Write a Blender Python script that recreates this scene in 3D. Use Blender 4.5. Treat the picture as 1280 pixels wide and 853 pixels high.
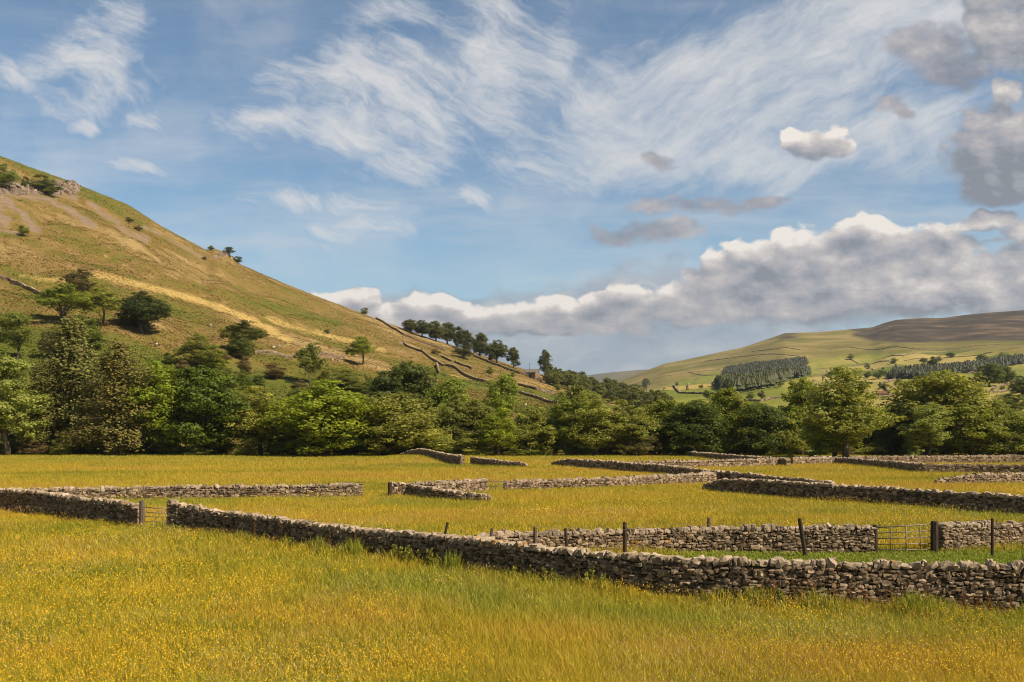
import bpy, math, random
import numpy as np

# ------------------------------------------------------------------ scene, camera, light
S = bpy.context.scene
for o in list(bpy.data.objects):
    bpy.data.objects.remove(o)
COL = S.collection
R = math.radians
F = 1244.0            # focal length in pixels of the 1280 wide photograph
HZ = 535.0            # row of the eye level in the photograph
EYE = 6.0             # the viewer stands on a bank 6 m above the meadow

cam_d = bpy.data.cameras.new('camera')
cam = bpy.data.objects.new('camera', cam_d)
COL.objects.link(cam)
cam.location = (0, 0, EYE)
cam.rotation_euler = (R(90), 0, 0)
cam_d.sensor_width = 36
cam_d.lens = 36 * F / 1280
cam_d.shift_y = (HZ - 426.5) / 1280
cam_d.clip_start = 0.1
cam_d.clip_end = 40000
S.camera = cam

SUN_EL, SUN_A = R(45), 0.60
sxy = np.array([1.0, -SUN_A]); sxy /= np.linalg.norm(sxy)
SUN = np.array([sxy[0] * math.cos(SUN_EL), sxy[1] * math.cos(SUN_EL), math.sin(SUN_EL)])
sun_d = bpy.data.lights.new('sun', 'SUN')
sun_d.energy = 5.0
sun_d.angle = R(0.5)
sun_d.color = (1.0, 0.85, 0.64)
sun = bpy.data.objects.new('sun', sun_d)
COL.objects.link(sun)
from mathutils import Vector
sun.rotation_euler = Vector(-SUN).to_track_quat('-Z', 'Y').to_euler()

S.view_settings.view_transform = 'Standard'
S.view_settings.look = 'None'
EXPO = 0.55
S.cycles.filter_width = 1.05
S.view_settings.exposure = EXPO
S.view_settings.gamma = 1.0
S.cycles.use_denoising = True
S.cycles.max_bounces = 6
S.cycles.diffuse_bounces = 2
S.cycles.glossy_bounces = 1
S.cycles.transmission_bounces = 3
S.cycles.transparent_max_bounces = 4
S.cycles.volume_bounces = 0
S.cycles.sample_clamp_indirect = 4.0


class N:
    """tiny node-tree builder"""
    def __init__(s, tree):
        s.t = tree
    def put(s, sock, v):
        if isinstance(v, bpy.types.NodeSocket):
            s.t.links.new(v, sock)
        elif v is not None:
            try:
                sock.default_value = v
            except Exception:
                sock.default_value = tuple(v) + (1.0,)
    def new(s, typ, ins=None, **kw):
        n = s.t.nodes.new(typ)
        for k, v in kw.items():
            setattr(n, k, v)
        for k, v in (ins or {}).items():
            s.put(n.inputs[k], v)
        return n
    def m(s, op, a, b=0.0, c=0.0, clamp=False):
        n = s.new('ShaderNodeMath', {0: a, 1: b, 2: c}, operation=op, use_clamp=clamp)
        return n.outputs[0]
    def v(s, op, a, b=(0, 0, 0), c=(0, 0, 0)):
        n = s.t.nodes.new('ShaderNodeVectorMath'); n.operation = op
        s.put(n.inputs[0], a)
        if len(n.inputs) > 1: s.put(n.inputs[1], b)
        if op == 'MULTIPLY_ADD': s.put(n.inputs[2], c)
        return n.outputs['Value'] if op in ('DOT_PRODUCT', 'LENGTH', 'DISTANCE') else n.outputs[0]
    def noise(s, vec, scale, detail=4, rough=0.5, dist=0.0, lac=2.0, dim='3D', col=False):
        n = s.new('ShaderNodeTexNoise', {'Vector': vec, 'Scale': scale, 'Detail': detail, 'Roughness': rough,
                                         'Distortion': dist, 'Lacunarity': lac}, noise_dimensions=dim)
        return n.outputs['Color'] if col else n.outputs['Fac']
    def ramp(s, f, stops):
        n = s.new('ShaderNodeValToRGB', {'Fac': f})
        e = n.color_ramp.elements
        while len(e) < len(stops): e.new(0.5)
        for el, (p, c) in zip(e, stops):
            el.position = p
            el.color = tuple(c) + (1,) if not np.isscalar(c) else (c, c, c, 1)
        return n.outputs['Color']
    def mix(s, f, a, b, blend='MIX'):
        n = s.t.nodes.new('ShaderNodeMix'); n.data_type = 'RGBA'; n.blend_type = blend
        s.put(n.inputs['Factor'], f); s.put(n.inputs[6], a); s.put(n.inputs[7], b)
        return n.outputs[2]
    def smooth(s, x, lo, hi):
        n = s.new('ShaderNodeMapRange', {'Value': x, 'From Min': lo, 'From Max': hi}, interpolation_type='SMOOTHSTEP')
        return n.outputs[0]
    def lin(s, x, lo, hi, a=0.0, b=1.0):
        n = s.new('ShaderNodeMapRange', {'Value': x, 'From Min': lo, 'From Max': hi, 'To Min': a, 'To Max': b})
        return n.outputs[0]
    def xyz(s, x, y, z=0.0):
        return s.new('ShaderNodeCombineXYZ', {0: x, 1: y, 2: z}).outputs[0]
    def sep(s, v):
        return s.new('ShaderNodeSeparateXYZ', {0: v}).outputs


# ------------------------------------------------------------------ sky with clouds (world)
W = bpy.data.worlds.new('World'); S.world = W
W.use_nodes = True
W.node_tree.nodes.clear()
w = N(W.node_tree)
SKY_STR = 0.118


def blob_group(name, blobs, k):
    """group: vector -> 1 - smooth-min of squared ellipse distances (a heap of cloud lobes)"""
    g = bpy.data.node_groups.new(name, 'ShaderNodeTree')
    g.interface.new_socket('P', in_out='INPUT', socket_type='NodeSocketVector')
    g.interface.new_socket('D', in_out='OUTPUT', socket_type='NodeSocketFloat')
    n = N(g)
    gi = g.nodes.new('NodeGroupInput'); go = g.nodes.new('NodeGroupOutput')
    cur = None
    for (x, y, rx, ry) in blobs:
        q = n.v('MULTIPLY_ADD', gi.outputs[0], (100 / rx, 100 / ry, 0), (-x / rx, -y / ry, 0))
        d = n.v('DOT_PRODUCT', q, q)
        cur = d if cur is None else n.m('SMOOTH_MIN', cur, d, k)
    n.put(go.inputs[0], n.m('SUBTRACT', 1.0, cur))
    return g


CUMULUS = [  # lobes of the heaped clouds: centre and radii, hundredths of sky units
    (420, 376, 46, 16), (455, 372, 24, 14), (470, 392, 60, 18), (530, 384, 36, 18), (556, 376, 26, 12), (560, 398, 60, 18), (600, 392, 40, 14), (650, 392, 44, 16), (690, 386, 24, 16),
    (700, 398, 60, 16), (745, 386, 30, 16), (795, 366, 30, 20), (775, 384, 46, 20), (835, 362, 26, 16), (850, 378, 60, 22), (900, 326, 22, 18), (930, 318, 26, 16), (905, 352, 50, 30), (940, 345, 50, 32),
    (985, 318, 34, 24), (1000, 345, 60, 36), (1000, 298, 40, 16), (1050, 350, 70, 38), (1090, 290, 50, 18), (1060, 296, 36, 14), (1120, 340, 60, 46), (1165, 322, 42, 36), (1185, 296, 30, 18), (1200, 306, 26, 16),
    (1225, 340, 55, 38), (1285, 360, 50, 36), (1245, 322, 40, 26), (1000, 374, 120, 34), (1150, 364, 120, 34), (885, 384, 90, 26), (1255, 374, 90, 26),
    (1110, 308, 60, 30), (1040, 318, 50, 30), (560, 404, 110, 20), (700, 406, 110, 22), (960, 322, 30, 22),
    (1018, 186, 36, 19), (1043, 178, 26, 20), (992, 178, 20, 15),
    (1240, 30, 42, 60), (1290, 40, 60, 60),
    (1262, 118, 26, 22), (1275, 165, 60, 50), (1225, 195, 48, 34), (1255, 225, 56, 32), (1240, 272, 42, 14), (1285, 290, 40, 20),
]
CUM_WISP = [(822, 205, 22, 13), (840, 210, 15, 5), (850, 262, 55, 12), (900, 260, 52, 13), (950, 257, 40, 7), (795, 294, 45, 14), (840, 290, 42, 12),
            (1122, 132, 26, 12), (1140, 146, 14, 8), (1165, 50, 55, 26), (1200, 85, 50, 22)]
BANK = [(500, 420, 170, 52), (720, 432, 250, 66), (860, 400, 170, 66), (620, 440, 380, 60), (990, 380, 150, 40), (1150, 362, 160, 36), (440, 396, 70, 30)]
CIRRUS = [(40, 95, 70, 20), (100, 75, 50, 45), (140, 120, 60, 24), (150, 25, 26, 30), (190, 148, 25, 10), (110, 155, 16, 8),
          (450, 100, 110, 36), (560, 140, 120, 44), (620, 80, 60, 60), (340, 148, 90, 16), (430, 168, 100, 20), (520, 190, 60, 26),
          (480, 25, 50, 24), (630, 22, 50, 24), (690, 70, 34, 50),
          (395, 252, 75, 11), (455, 282, 44, 18), (585, 243, 36, 14), (160, 203, 25, 10),
          (800, 180, 130, 55), (910, 130, 140, 70), (850, 75, 60, 28), (1000, 75, 140, 60), (1090, 30, 130, 60), (1150, 10, 80, 40), (750, 125, 50, 46),
          (1100, 160, 150, 44), (960, 200, 160, 30)]
g_cum = blob_group('cumulus_lobes', CUMULUS, 0.5)
g_wis = blob_group('cumulus_shreds', CUM_WISP, 0.5)
g_bank = blob_group('cloud_bank', BANK, 0.8)
g_cir = blob_group('cirrus_sheets', CIRRUS, 1.2)


def use(g, P):
    n = W.node_tree.nodes.new('ShaderNodeGroup'); n.node_tree = g
    w.put(n.inputs[0], P)
    return n.outputs[0]


dirv = w.new('ShaderNodeTexCoord').outputs['Generated']
dx, dy, dz = w.sep(dirv)
den = w.m('MAXIMUM', dy, 0.08)
U = w.m('DIVIDE', dx, den); V = w.m('DIVIDE', dz, den)
P = w.xyz(w.m('MULTIPLY_ADD', U, F / 100, 6.4), w.m('MULTIPLY_ADD', V, -F / 100, HZ / 100), 0)
sky = w.new('ShaderNodeTexSky', sky_type='NISHITA', sun_disc=False, sun_elevation=SUN_EL,
            sun_rotation=math.atan2(SUN[0], SUN[1]), altitude=600, air_density=1.0, dust_density=0.35, ozone_density=3.0)
skyc = w.v('MULTIPLY', sky.outputs[0], (SKY_STR * 0.96, SKY_STR * 1.03, SKY_STR * 0.97))


# --- cirrus: long combed streaks inside soft sheets
warp = w.v('SUBTRACT', w.noise(P, 0.55, 4, 0.55, col=True), (0.5, 0.5, 0.5))
Pw = w.v('MULTIPLY_ADD', warp, (1.3, 0.9, 0), P)
sp = w.sep(Pw)
px_, py_, _z = w.sep(P)


def streaks(deg, fa, fc, seed):
    ca, sa = math.cos(R(deg)), math.sin(R(deg))
    al = w.m('ADD', w.m('MULTIPLY', sp[0], ca), w.m('MULTIPLY', sp[1], sa))
    ac = w.m('SUBTRACT', w.m('MULTIPLY', sp[1], ca), w.m('MULTIPLY', sp[0], sa))
    return w.noise(w.xyz(w.m('MULTIPLY', al, fa), w.m('MULTIPLY', ac, fc), seed), 1.0, 5, 0.68)


st_l = w.m('ADD', w.m('MULTIPLY', streaks(26, 0.75, 2.6, 3.0), 0.72), w.m('MULTIPLY', streaks(20, 1.3, 6.5, 13.0), 0.28))
st_r = w.m('ADD', w.m('MULTIPLY', streaks(-30, 0.6, 1.9, 5.0), 0.72), w.m('MULTIPLY', streaks(-24, 1.2, 5.5, 15.0), 0.28))
streak = w.new('ShaderNodeMix', {0: w.smooth(px_, 6.6, 8.6), 2: st_l, 3: st_r}).outputs[0]
fluff = w.noise(Pw, 1.6, 5, 0.66)
dmin = w.m('SUBTRACT', 1.0, use(g_cir, w.v('MULTIPLY_ADD', warp, (1.6, 1.1, 0), P)))
cmask = w.m('EXPONENT', w.m('MULTIPLY', w.m('MAXIMUM', dmin, -0.3), -0.50))
tex = w.m('ADD', w.m('MULTIPLY', w.m('SUBTRACT', streak, 0.5), 3.0), w.m('MULTIPLY', w.m('SUBTRACT', fluff, 0.5), 0.95))
tex = w.m('MULTIPLY', tex, w.lin(px_, 6.6, 8.6, 1.0, 0.72))
cir = w.smooth(w.m('ADD', tex, w.m('MULTIPLY', cmask, 1.02)), 0.16, 1.45)
cir = w.m('MULTIPLY', cir, w.smooth(cmask, 0.02, 0.4))
hs = w.noise(w.xyz(w.m('MULTIPLY_ADD', sp[0], 0.16, w.m('MULTIPLY', px_, 0.10)), w.m('MULTIPLY_ADD', sp[1], 0.5, w.m('MULTIPLY', py_, 1.1)), 7.0), 1.0, 5, 0.6)
veil = w.m('MULTIPLY', w.smooth(hs, 0.38, 0.80), w.lin(py_, 0.0, 2.4, 0.16, 0.50))
veil2 = w.m('MULTIPLY', w.smooth(w.noise(Pw, 0.5, 5, 0.6), 0.44, 0.75), 0.28)
alpha_c = w.m('MAXIMUM', w.m('MULTIPLY', cir, 0.90), w.m('ADD', veil, veil2), clamp=True)
# --- heaped clouds: density here, and a little toward the light, to tell lit shoulders from grey bellies
OFF = (0.10, -0.20, 0)
Pl = w.v('ADD', P, OFF)


def billows(Pv):
    Pv = w.v('MULTIPLY', Pv, (0.72, 1.2, 1))
    lo_ = w.noise(Pv, 1.7, 2, 0.55)
    hi_ = w.noise(Pv, 5.0, 5, 0.70)
    return w.m('ADD', w.m('MULTIPLY', w.m('SUBTRACT', lo_, 0.5), 3.0), w.m('MULTIPLY', w.m('SUBTRACT', hi_, 0.5), 1.7))


cw = w.v('SUBTRACT', w.noise(P, 1.1, 3, 0.6, col=True), (0.5, 0.5, 0.5))
Pc = w.v('MULTIPLY_ADD', cw, (0.95, 0.55, 0), P)
bil, bil_l = billows(P), billows(Pl)
cumP, cumL = use(g_cum, Pc), use(g_cum, w.v('ADD', Pc, OFF))
up = w.lin(w.m('SUBTRACT', cumP, cumL), -0.45, 0.15, 0.35, 1.0)   # flat bases, heaped tops
D0 = w.m('ADD', w.m('MAXIMUM', cumP, -1.6), w.m('MULTIPLY', bil, up))
lit = w.m('MULTIPLY_ADD', w.m('SUBTRACT', bil, bil_l), 1.05, w.m('MULTIPLY', w.m('SUBTRACT', w.m('MAXIMUM', cumP, -1.6), w.m('MAXIMUM', cumL, -1.6)), 0.75))
a_cum = w.smooth(D0, -0.20, 0.38)
D0w = w.m('ADD', w.m('MAXIMUM', use(g_wis, Pc), -1.6), w.m('MULTIPLY', bil, 1.15))
a_wis = w.m('MULTIPLY', w.smooth(D0w, -0.45, 0.95), 0.85)
a_bank = w.smooth(w.m('ADD', use(g_bank, Pc), w.m('MULTIPLY', bil, 0.7)), -0.55, 0.35)
mott = w.m('SUBTRACT', w.noise(P, 1.3, 4, 0.6), 0.5)
lum = w.m('MULTIPLY_ADD', lit, 0.42, 0.40)
lum = w.m('MULTIPLY_ADD', mott, 0.55, lum)
lum = w.m('SUBTRACT', lum, w.m('MULTIPLY', w.smooth(D0, 0.3, 2.0), 0.10))
dark_e = w.smooth(px_, 10.6, 12.4)
dark_e = w.m('MULTIPLY', dark_e, w.smooth(py_, 2.9, 2.4))
lum = w.m('SUBTRACT', lum, w.m('MULTIPLY', dark_e, w.lin(py_, 1.1, 2.1, 0.0, 0.24)))
ccol = w.ramp(lum, [(0.06, (0.235, 0.26, 0.305)), (0.30, (0.36, 0.37, 0.41)), (0.50, (0.47, 0.45, 0.465)), (0.74, (0.65, 0.605, 0.58)), (1.0, (0.90, 0.84, 0.77))])
wcol = w.ramp(w.m('MULTIPLY_ADD', lit, 0.45, w.m('ADD', mott, 0.45)), [(0.1, (0.24, 0.255, 0.30)), (0.5, (0.36, 0.35, 0.385)), (0.95, (0.56, 0.52, 0.51))])
bcol = w.ramp(w.noise(w.v('MULTIPLY', Pw, (0.55, 1.7, 1)), 1.5, 5, 0.6),
              [(0.32, (0.27, 0.345, 0.425)), (0.52, (0.37, 0.43, 0.50)), (0.72, (0.56, 0.57, 0.595))])
c = w.mix(alpha_c, skyc, (0.74, 0.73, 0.725))
low = w.smooth(py_, 2.2, 4.75)
c = w.mix(w.m('MULTIPLY', low, 0.62), c, (0.37, 0.555, 0.67))
c = w.mix(w.m('MULTIPLY', a_bank, 0.92), c, bcol)
c = w.mix(a_wis, c, wcol)
c = w.mix(w.m('MULTIPLY', a_cum, 0.97), c, ccol)
# the unseen rear sky is cloudless and dimmed to deepen shade on the walls
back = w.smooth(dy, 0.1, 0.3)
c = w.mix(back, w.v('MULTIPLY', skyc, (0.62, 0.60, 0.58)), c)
c = w.mix(w.smooth(dz, 0.0, -0.03), c, (0.10, 0.09, 0.05))
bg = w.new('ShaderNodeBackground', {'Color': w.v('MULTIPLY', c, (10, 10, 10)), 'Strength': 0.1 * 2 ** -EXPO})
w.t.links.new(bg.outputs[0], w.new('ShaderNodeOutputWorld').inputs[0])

# ------------------------------------------------------------------ helpers
rs = np.random.RandomState(7)
random.seed(7)


def hash2(ix, iy, seed):
    h = (ix.astype(np.int64) * 374761393 + iy.astype(np.int64) * 668265263 + seed * 1442695041) & 0xffffffff
    h = ((h ^ (h >> 13)) * 1274126177) & 0xffffffff
    return ((h ^ (h >> 16)) & 0xffff) / 65535.0


def vnoise(x, y, seed=0):
    x = np.asarray(x, float); y = np.asarray(y, float)
    ix, iy = np.floor(x), np.floor(y)
    fx, fy = x - ix, y - iy
    fx = fx * fx * (3 - 2 * fx); fy = fy * fy * (3 - 2 * fy)
    a, b = hash2(ix, iy, seed), hash2(ix + 1, iy, seed)
    c_, d = hash2(ix, iy + 1, seed), hash2(ix + 1, iy + 1, seed)
    return (a * (1 - fx) + b * fx) * (1 - fy) + (c_ * (1 - fx) + d * fx) * fy - 0.5


def fbm(x, y, seed=0, octv=4, gain=0.5):
    t = 0; a = 1.0; f = 1.0
    for k in range(octv):
        t = t + a * vnoise(np.asarray(x) * f + 17.3 * k, np.asarray(y) * f - 9.1 * k, seed + k)
        a *= gain; f *= 2.03
    return t


def mesh_np(name, verts, faces, mats=None, attrs=None, smooth=False, parent=None, link=True, fmat=None):
    """faces: list of (M,k) int arrays"""
    me = bpy.data.meshes.new(name)
    verts = np.asarray(verts, np.float32)
    me.vertices.add(len(verts)); me.vertices.foreach_set('co', verts.ravel())
    faces = [np.asarray(f, np.int32) for f in faces if len(f)]
    li = np.concatenate([f.ravel() for f in faces])
    tot = np.concatenate([np.full(len(f), f.shape[1], np.int32) for f in faces])
    st = np.concatenate([[0], np.cumsum(tot)[:-1]]).astype(np.int32)
    me.loops.add(len(li)); me.loops.foreach_set('vertex_index', li)
    me.polygons.add(len(tot)); me.polygons.foreach_set('loop_start', st)
    if smooth: me.polygons.foreach_set('use_smooth', np.ones(len(tot), bool))
    else: me.polygons.foreach_set('use_smooth', np.zeros(len(tot), bool))
    for k, a in (attrs or {}).items():
        at = me.attributes.new(k, 'FLOAT', 'POINT')
        at.data.foreach_set('value', np.asarray(a, np.float32))
    for m_ in (mats if isinstance(mats, (list, tuple)) else [mats]):
        if m_ is not None: me.materials.append(m_)
    if fmat is not None: me.polygons.foreach_set('material_index', np.asarray(fmat, np.int32))
    me.update(calc_edges=True)
    o = bpy.data.objects.new(name, me)
    if parent is not None: o.parent = parent
    if link: COL.objects.link(o)
    return o


def tag(o, label=None, cat=None, group=None, kind=None):
    if label: o['label'] = label
    if cat: o['category'] = cat
    if group: o['group'] = group
    if kind: o['kind'] = kind
    return o


def empty(name, loc, label, cat, group=None, rz=0.0):
    o = bpy.data.objects.new(name, None)
    COL.objects.link(o)
    o.empty_display_size = 0.3
    o.location = loc; o.rotation_euler = (0, 0, rz)
    return tag(o, label, cat, group)


class MB:
    """collects shapes into one mesh"""
    def __init__(s): s.v = []; s.f4 = []; s.f3 = []; s.n = 0; s.t = []
    def add(s, v, f4=None, f3=None, tint=0.5):
        v = np.asarray(v, float)
        s.v.append(v); s.t.append(np.full(len(v), tint) if np.isscalar(tint) else tint)
        if f4 is not None and len(f4): s.f4.append(np.asarray(f4, int) + s.n)
        if f3 is not None and len(f3): s.f3.append(np.asarray(f3, int) + s.n)
        s.n += len(v)
    def box(s, lo, hi, tint=0.5):
        (x0, y0, z0), (x1, y1, z1) = lo, hi
        v = [(x0, y0, z0), (x1, y0, z0), (x1, y1, z0), (x0, y1, z0), (x0, y0, z1), (x1, y0, z1), (x1, y1, z1), (x0, y1, z1)]
        s.add(v, [(0, 3, 2, 1), (4, 5, 6, 7), (0, 1, 5, 4), (1, 2, 6, 5), (2, 3, 7, 6), (3, 0, 4, 7)], tint=tint)
    def tube(s, pts, rad, n=8, tint=0.5, cap=True):
        pts = np.asarray(pts, float); rad = np.broadcast_to(np.asarray(rad, float), (len(pts),))
        rings = []
        prev = None
        for i in range(len(pts)):
            t = pts[min(i + 1, len(pts) - 1)] - pts[max(i - 1, 0)]
            t = t / (np.linalg.norm(t) + 1e-9)
            a = np.cross(t, (0, 0, 1) if abs(t[2]) < 0.9 else (1, 0, 0)) if prev is None else prev - t * prev.dot(t)
            a /= np.linalg.norm(a) + 1e-9; prev = a
            b = np.cross(t, a)
            th = np.arange(n) * 2 * math.pi / n
            rings.append(pts[i] + rad[i] * (np.cos(th)[:, None] * a + np.sin(th)[:, None] * b))
        v = np.concatenate(rings); f = []
        for i in range(len(pts) - 1):
            for k in range(n):
                f.append((i * n + k, i * n + (k + 1) % n, (i + 1) * n + (k + 1) % n, (i + 1) * n + k))
        f3 = []
        if cap:
            v = np.concatenate([v, pts[:1], pts[-1:]])
            m_ = len(pts) * n
            for k in range(n):
                f3.append((m_, (k + 1) % n, k)); f3.append((m_ + 1, (len(pts) - 1) * n + k, (len(pts) - 1) * n + (k + 1) % n))
        s.add(v, f, f3, tint)
    def build(s, name, mat, parent=None, smooth=False, link=True):
        fs = []
        if s.f4: fs.append(np.concatenate(s.f4))
        if s.f3: fs.append(np.concatenate(s.f3))
        return mesh_np(name, np.concatenate(s.v), fs, mat, {'tint': np.concatenate(s.t)}, smooth, parent, link)


# ------------------------------------------------------------------ terrain functions
RIDGE_X = [-2600, -1200, -700, -400, -200, -60, 0, 45, 55, 100, 160, 200, 256, 263, 270, 277, 285, 293, 302, 350, 400, 440, 480, 540, 600, 650, 700, 760, 800, 860, 930, 1000, 1100, 1300]
RIDGE_Y = [330, 240, 170, 145, 150, 172, 195, 212, 215, 232, 256, 282, 312, 312, 311.5, 314, 320, 326, 331.5, 352, 372, 387, 402, 424, 443, 460, 475, 488, 498, 514, 530, 545, 560, 568]
RDEP_X = [-2600, -700, 0, 200, 400, 545, 700, 820, 1000, 1300]
RDEP_Y = [500, 640, 720, 760, 820, 800, 850, 900, 900, 800]
FELL_X = [300, 700, 760, 800, 830, 870, 930, 960, 980, 1000, 1020, 1060, 1090, 1105, 1120, 1150, 1180, 1205, 1230, 1280, 1400, 1700, 2600, 5000]
FELL_Y = [492, 487, 482, 466.5, 455, 447, 434, 424, 417, 416, 415.5, 412, 409.5, 404, 400, 398, 397.5, 394, 391.5, 388, 384, 390, 380, 420]
FELL_D = 3000.0
G_T = [0, 0.076, 0.16, 0.275, 0.49, 0.71, 1.0]
G_Z = [0, 0.03, 0.10, 0.164, 0.31, 0.53, 1.0]
HILL0 = 238.0


def hill_z(px, Y):
    px = np.asarray(px, float); Y = np.asarray(Y, float)
    yr = np.interp(px, RDEP_X, RDEP_Y)
    zr = EYE + (HZ - np.interp(px, RIDGE_X, RIDGE_Y)) / F * yr
    t = (Y - HILL0) / (yr - HILL0)
    tc = np.clip(t, 0, 1)
    X = (px - 640) / F * Y
    prof = 0.86 * tc + 0.14 * tc ** 2.2
    z = zr * prof
    amp = np.clip(zr / 110, 0.12, 1.0) * np.clip(4 * tc * (1.02 - tc), 0, 1)
    rel = 8.0 * fbm(X / 95, Y / 95, 3, 3) + 4.6 * fbm(X / 30, Y / 42, 11, 4) + 1.3 * fbm(X / 8, Y / 12, 15, 3)
    # terraces (grazed steps) along the slope
    rel = rel + 0.8 * np.sin(z / 6.0 + 4 * fbm(X / 70, Y / 70, 21, 2))
    z = z + amp * rel - 1.2 * np.clip(1 - t * 12, 0, 1)
    over = np.clip(Y - yr, 0, None)
    z = np.where(t > 1, zr - 0.05 * over - 0.0006 * over ** 2 + 0 * z, z)
    z = np.where(t > 1, z + 0, z)
    return np.maximum(z, -3)


def fell_z(px, Y):
    px = np.asarray(px, float); Y = np.asarray(Y, float)
    zr = EYE + (HZ - np.interp(px, FELL_X, FELL_Y)) / F * FELL_D
    t = (Y - HILL0) / (FELL_D - HILL0)
    z = zr * np.interp(t, G_T, G_Z)
    X = (px - 640) / F * Y
    amp = np.clip(4 * t * (1 - t), 0, 1)
    z = z + amp * (30 * fbm(X / 420, Y / 420, 31, 3) + 13 * fbm(X / 130, Y / 200, 41, 4)) - 1.2 * np.clip(1 - t * 60, 0, 1)
    return np.where(t > 1, zr - (Y - FELL_D) * 0.1, z)


def meadow_z(X, Y):
    X = np.asarray(X, float); Y = np.asarray(Y, float)
    z = 0.22 * fbm(X / 30, Y / 30, 51, 3) * np.clip(1.2 - Y / 260, 0.2, 1)
    z = z + 0.75 * np.exp(-((X + 17.5) / 7) ** 2 - ((Y - 190) / 22) ** 2)
    return z


def ground(px, Y):
    px = np.asarray(px, float); Y = np.asarray(Y, float)
    X = (px - 640) / F * Y
    m_ = meadow_z(X, Y)
    far = np.maximum(hill_z(px, Y), fell_z(px, Y))
    return np.where(Y < HILL0 + 2, m_, np.maximum(far, -1))


def gz(X, Y):
    return float(ground(640 + F * X / max(Y, 1), Y))


YS = np.concatenate([np.arange(15, 260, 0.25), np.arange(260, 1000, 1.0), np.arange(1000, 3100, 4.0)])


def hit(px, py, ymin=0.0, lift=0.0):
    """the point of the ground seen at this place of the photograph"""
    ray = EYE + (HZ - py) / F * YS
    g = ground(px, YS) + lift
    ok = np.where((g >= ray) & (YS > ymin))[0]
    Y = YS[ok[0]] if len(ok) else float(np.interp(px, RDEP_X, RDEP_Y)) - 2.0
    return np.array([(px - 640) / F * Y, Y, float(ground(px, Y))])


# ------------------------------------------------------------------ materials
def mat(name):
    m_ = bpy.data.materials.new(name); m_.use_nodes = True
    m_.node_tree.nodes.clear()
    n = N(m_.node_tree)
    out = n.new('ShaderNodeOutputMaterial')
    return m_, n, out


def finish(n, out, col, rough=0.85, bump=None, bstr=0.4, bdist=0.05, spec=0.2, transl=None):
    ins = {'Base Color': col, 'Roughness': rough, 'Specular IOR Level': spec}
    b = n.new('ShaderNodeBsdfPrincipled', ins)
    if bump is not None:
        bp = n.new('ShaderNodeBump', {'Strength': bstr, 'Distance': bdist, 'Height': bump})
        n.t.links.new(bp.outputs[0], b.inputs['Normal'])
    sh = b.outputs[0]
    if transl is not None:
        t = n.new('ShaderNodeBsdfTranslucent', {'Color': transl[1]})
        mx = n.new('ShaderNodeMixShader', {0: transl[0], 1: sh, 2: t.outputs[0]})
        sh = mx.outputs[0]
    n.t.links.new(sh, out.inputs[0])


def attr(n, name):
    return n.new('ShaderNodeAttribute', attribute_name=name).outputs['Fac']


def pos(n):
    return n.new('ShaderNodeNewGeometry').outputs['Position']


# meadow soil / thatch under the grass
M_soil, n, o_ = mat('meadow_turf')
p = pos(n)
f = n.noise(p, 0.06, 5, 0.6)
c = n.ramp(f, [(0.3, (0.15, 0.125, 0.02)), (0.5, (0.26, 0.185, 0.03)), (0.7, (0.20, 0.17, 0.02))])
c = n.mix(n.m('MULTIPLY', attr(n, 'green'), 0.8), c, (0.10, 0.13, 0.02))
finish(n, o_, c, 0.95, n.noise(p, 6, 5, 0.7), 0.8, 0.1)

# grass blades
def grass_mat(name):
    m_, n, o_ = mat(name)
    p = pos(n)
    tint = attr(n, 'tint')
    x, y, z = n.sep(p)
    st = n.xyz(n.m('MULTIPLY', x, 0.45), y, 0)
    big = n.noise(st, 0.055, 4, 0.55)
    mid = n.noise(p, 0.28, 4, 0.6)
    fac = n.m('ADD', n.m('MULTIPLY', tint, 0.5), n.m('MULTIPLY', mid, 0.6))
    fac = n.m('ADD', fac, n.m('MULTIPLY', n.m('SUBTRACT', big, 0.5), 1.45))
    c = n.ramp(fac, [(0.25, (0.155, 0.205, 0.022)), (0.42, (0.305, 0.295, 0.028)), (0.57, (0.49, 0.375, 0.026)), (0.76, (0.58, 0.405, 0.048)), (0.95, (0.45, 0.265, 0.065))])
    g = attr(n, 'green')
    c = n.mix(g, c, n.ramp(tint, [(0.0, (0.15, 0.215, 0.022)), (0.7, (0.29, 0.335, 0.036)), (1.0, (0.42, 0.38, 0.07))]))
    finish(n, o_, c, 0.6, spec=0.15, transl=(0.35, c))
    return m_
M_grass = grass_mat('grass_blades')

M_flower, n, o_ = mat('buttercup_petals')
c = n.ramp(attr(n, 'tint'), [(0.0, (0.80, 0.42, 0.008)), (0.6, (0.85, 0.55, 0.012)), (1.0, (0.88, 0.66, 0.05))])
finish(n, o_, c, 0.5, transl=(0.3, c))

# hillside
M_hill, n, o_ = mat('hill_grassland')
p = pos(n)
x, y, z = n.sep(p)
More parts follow.
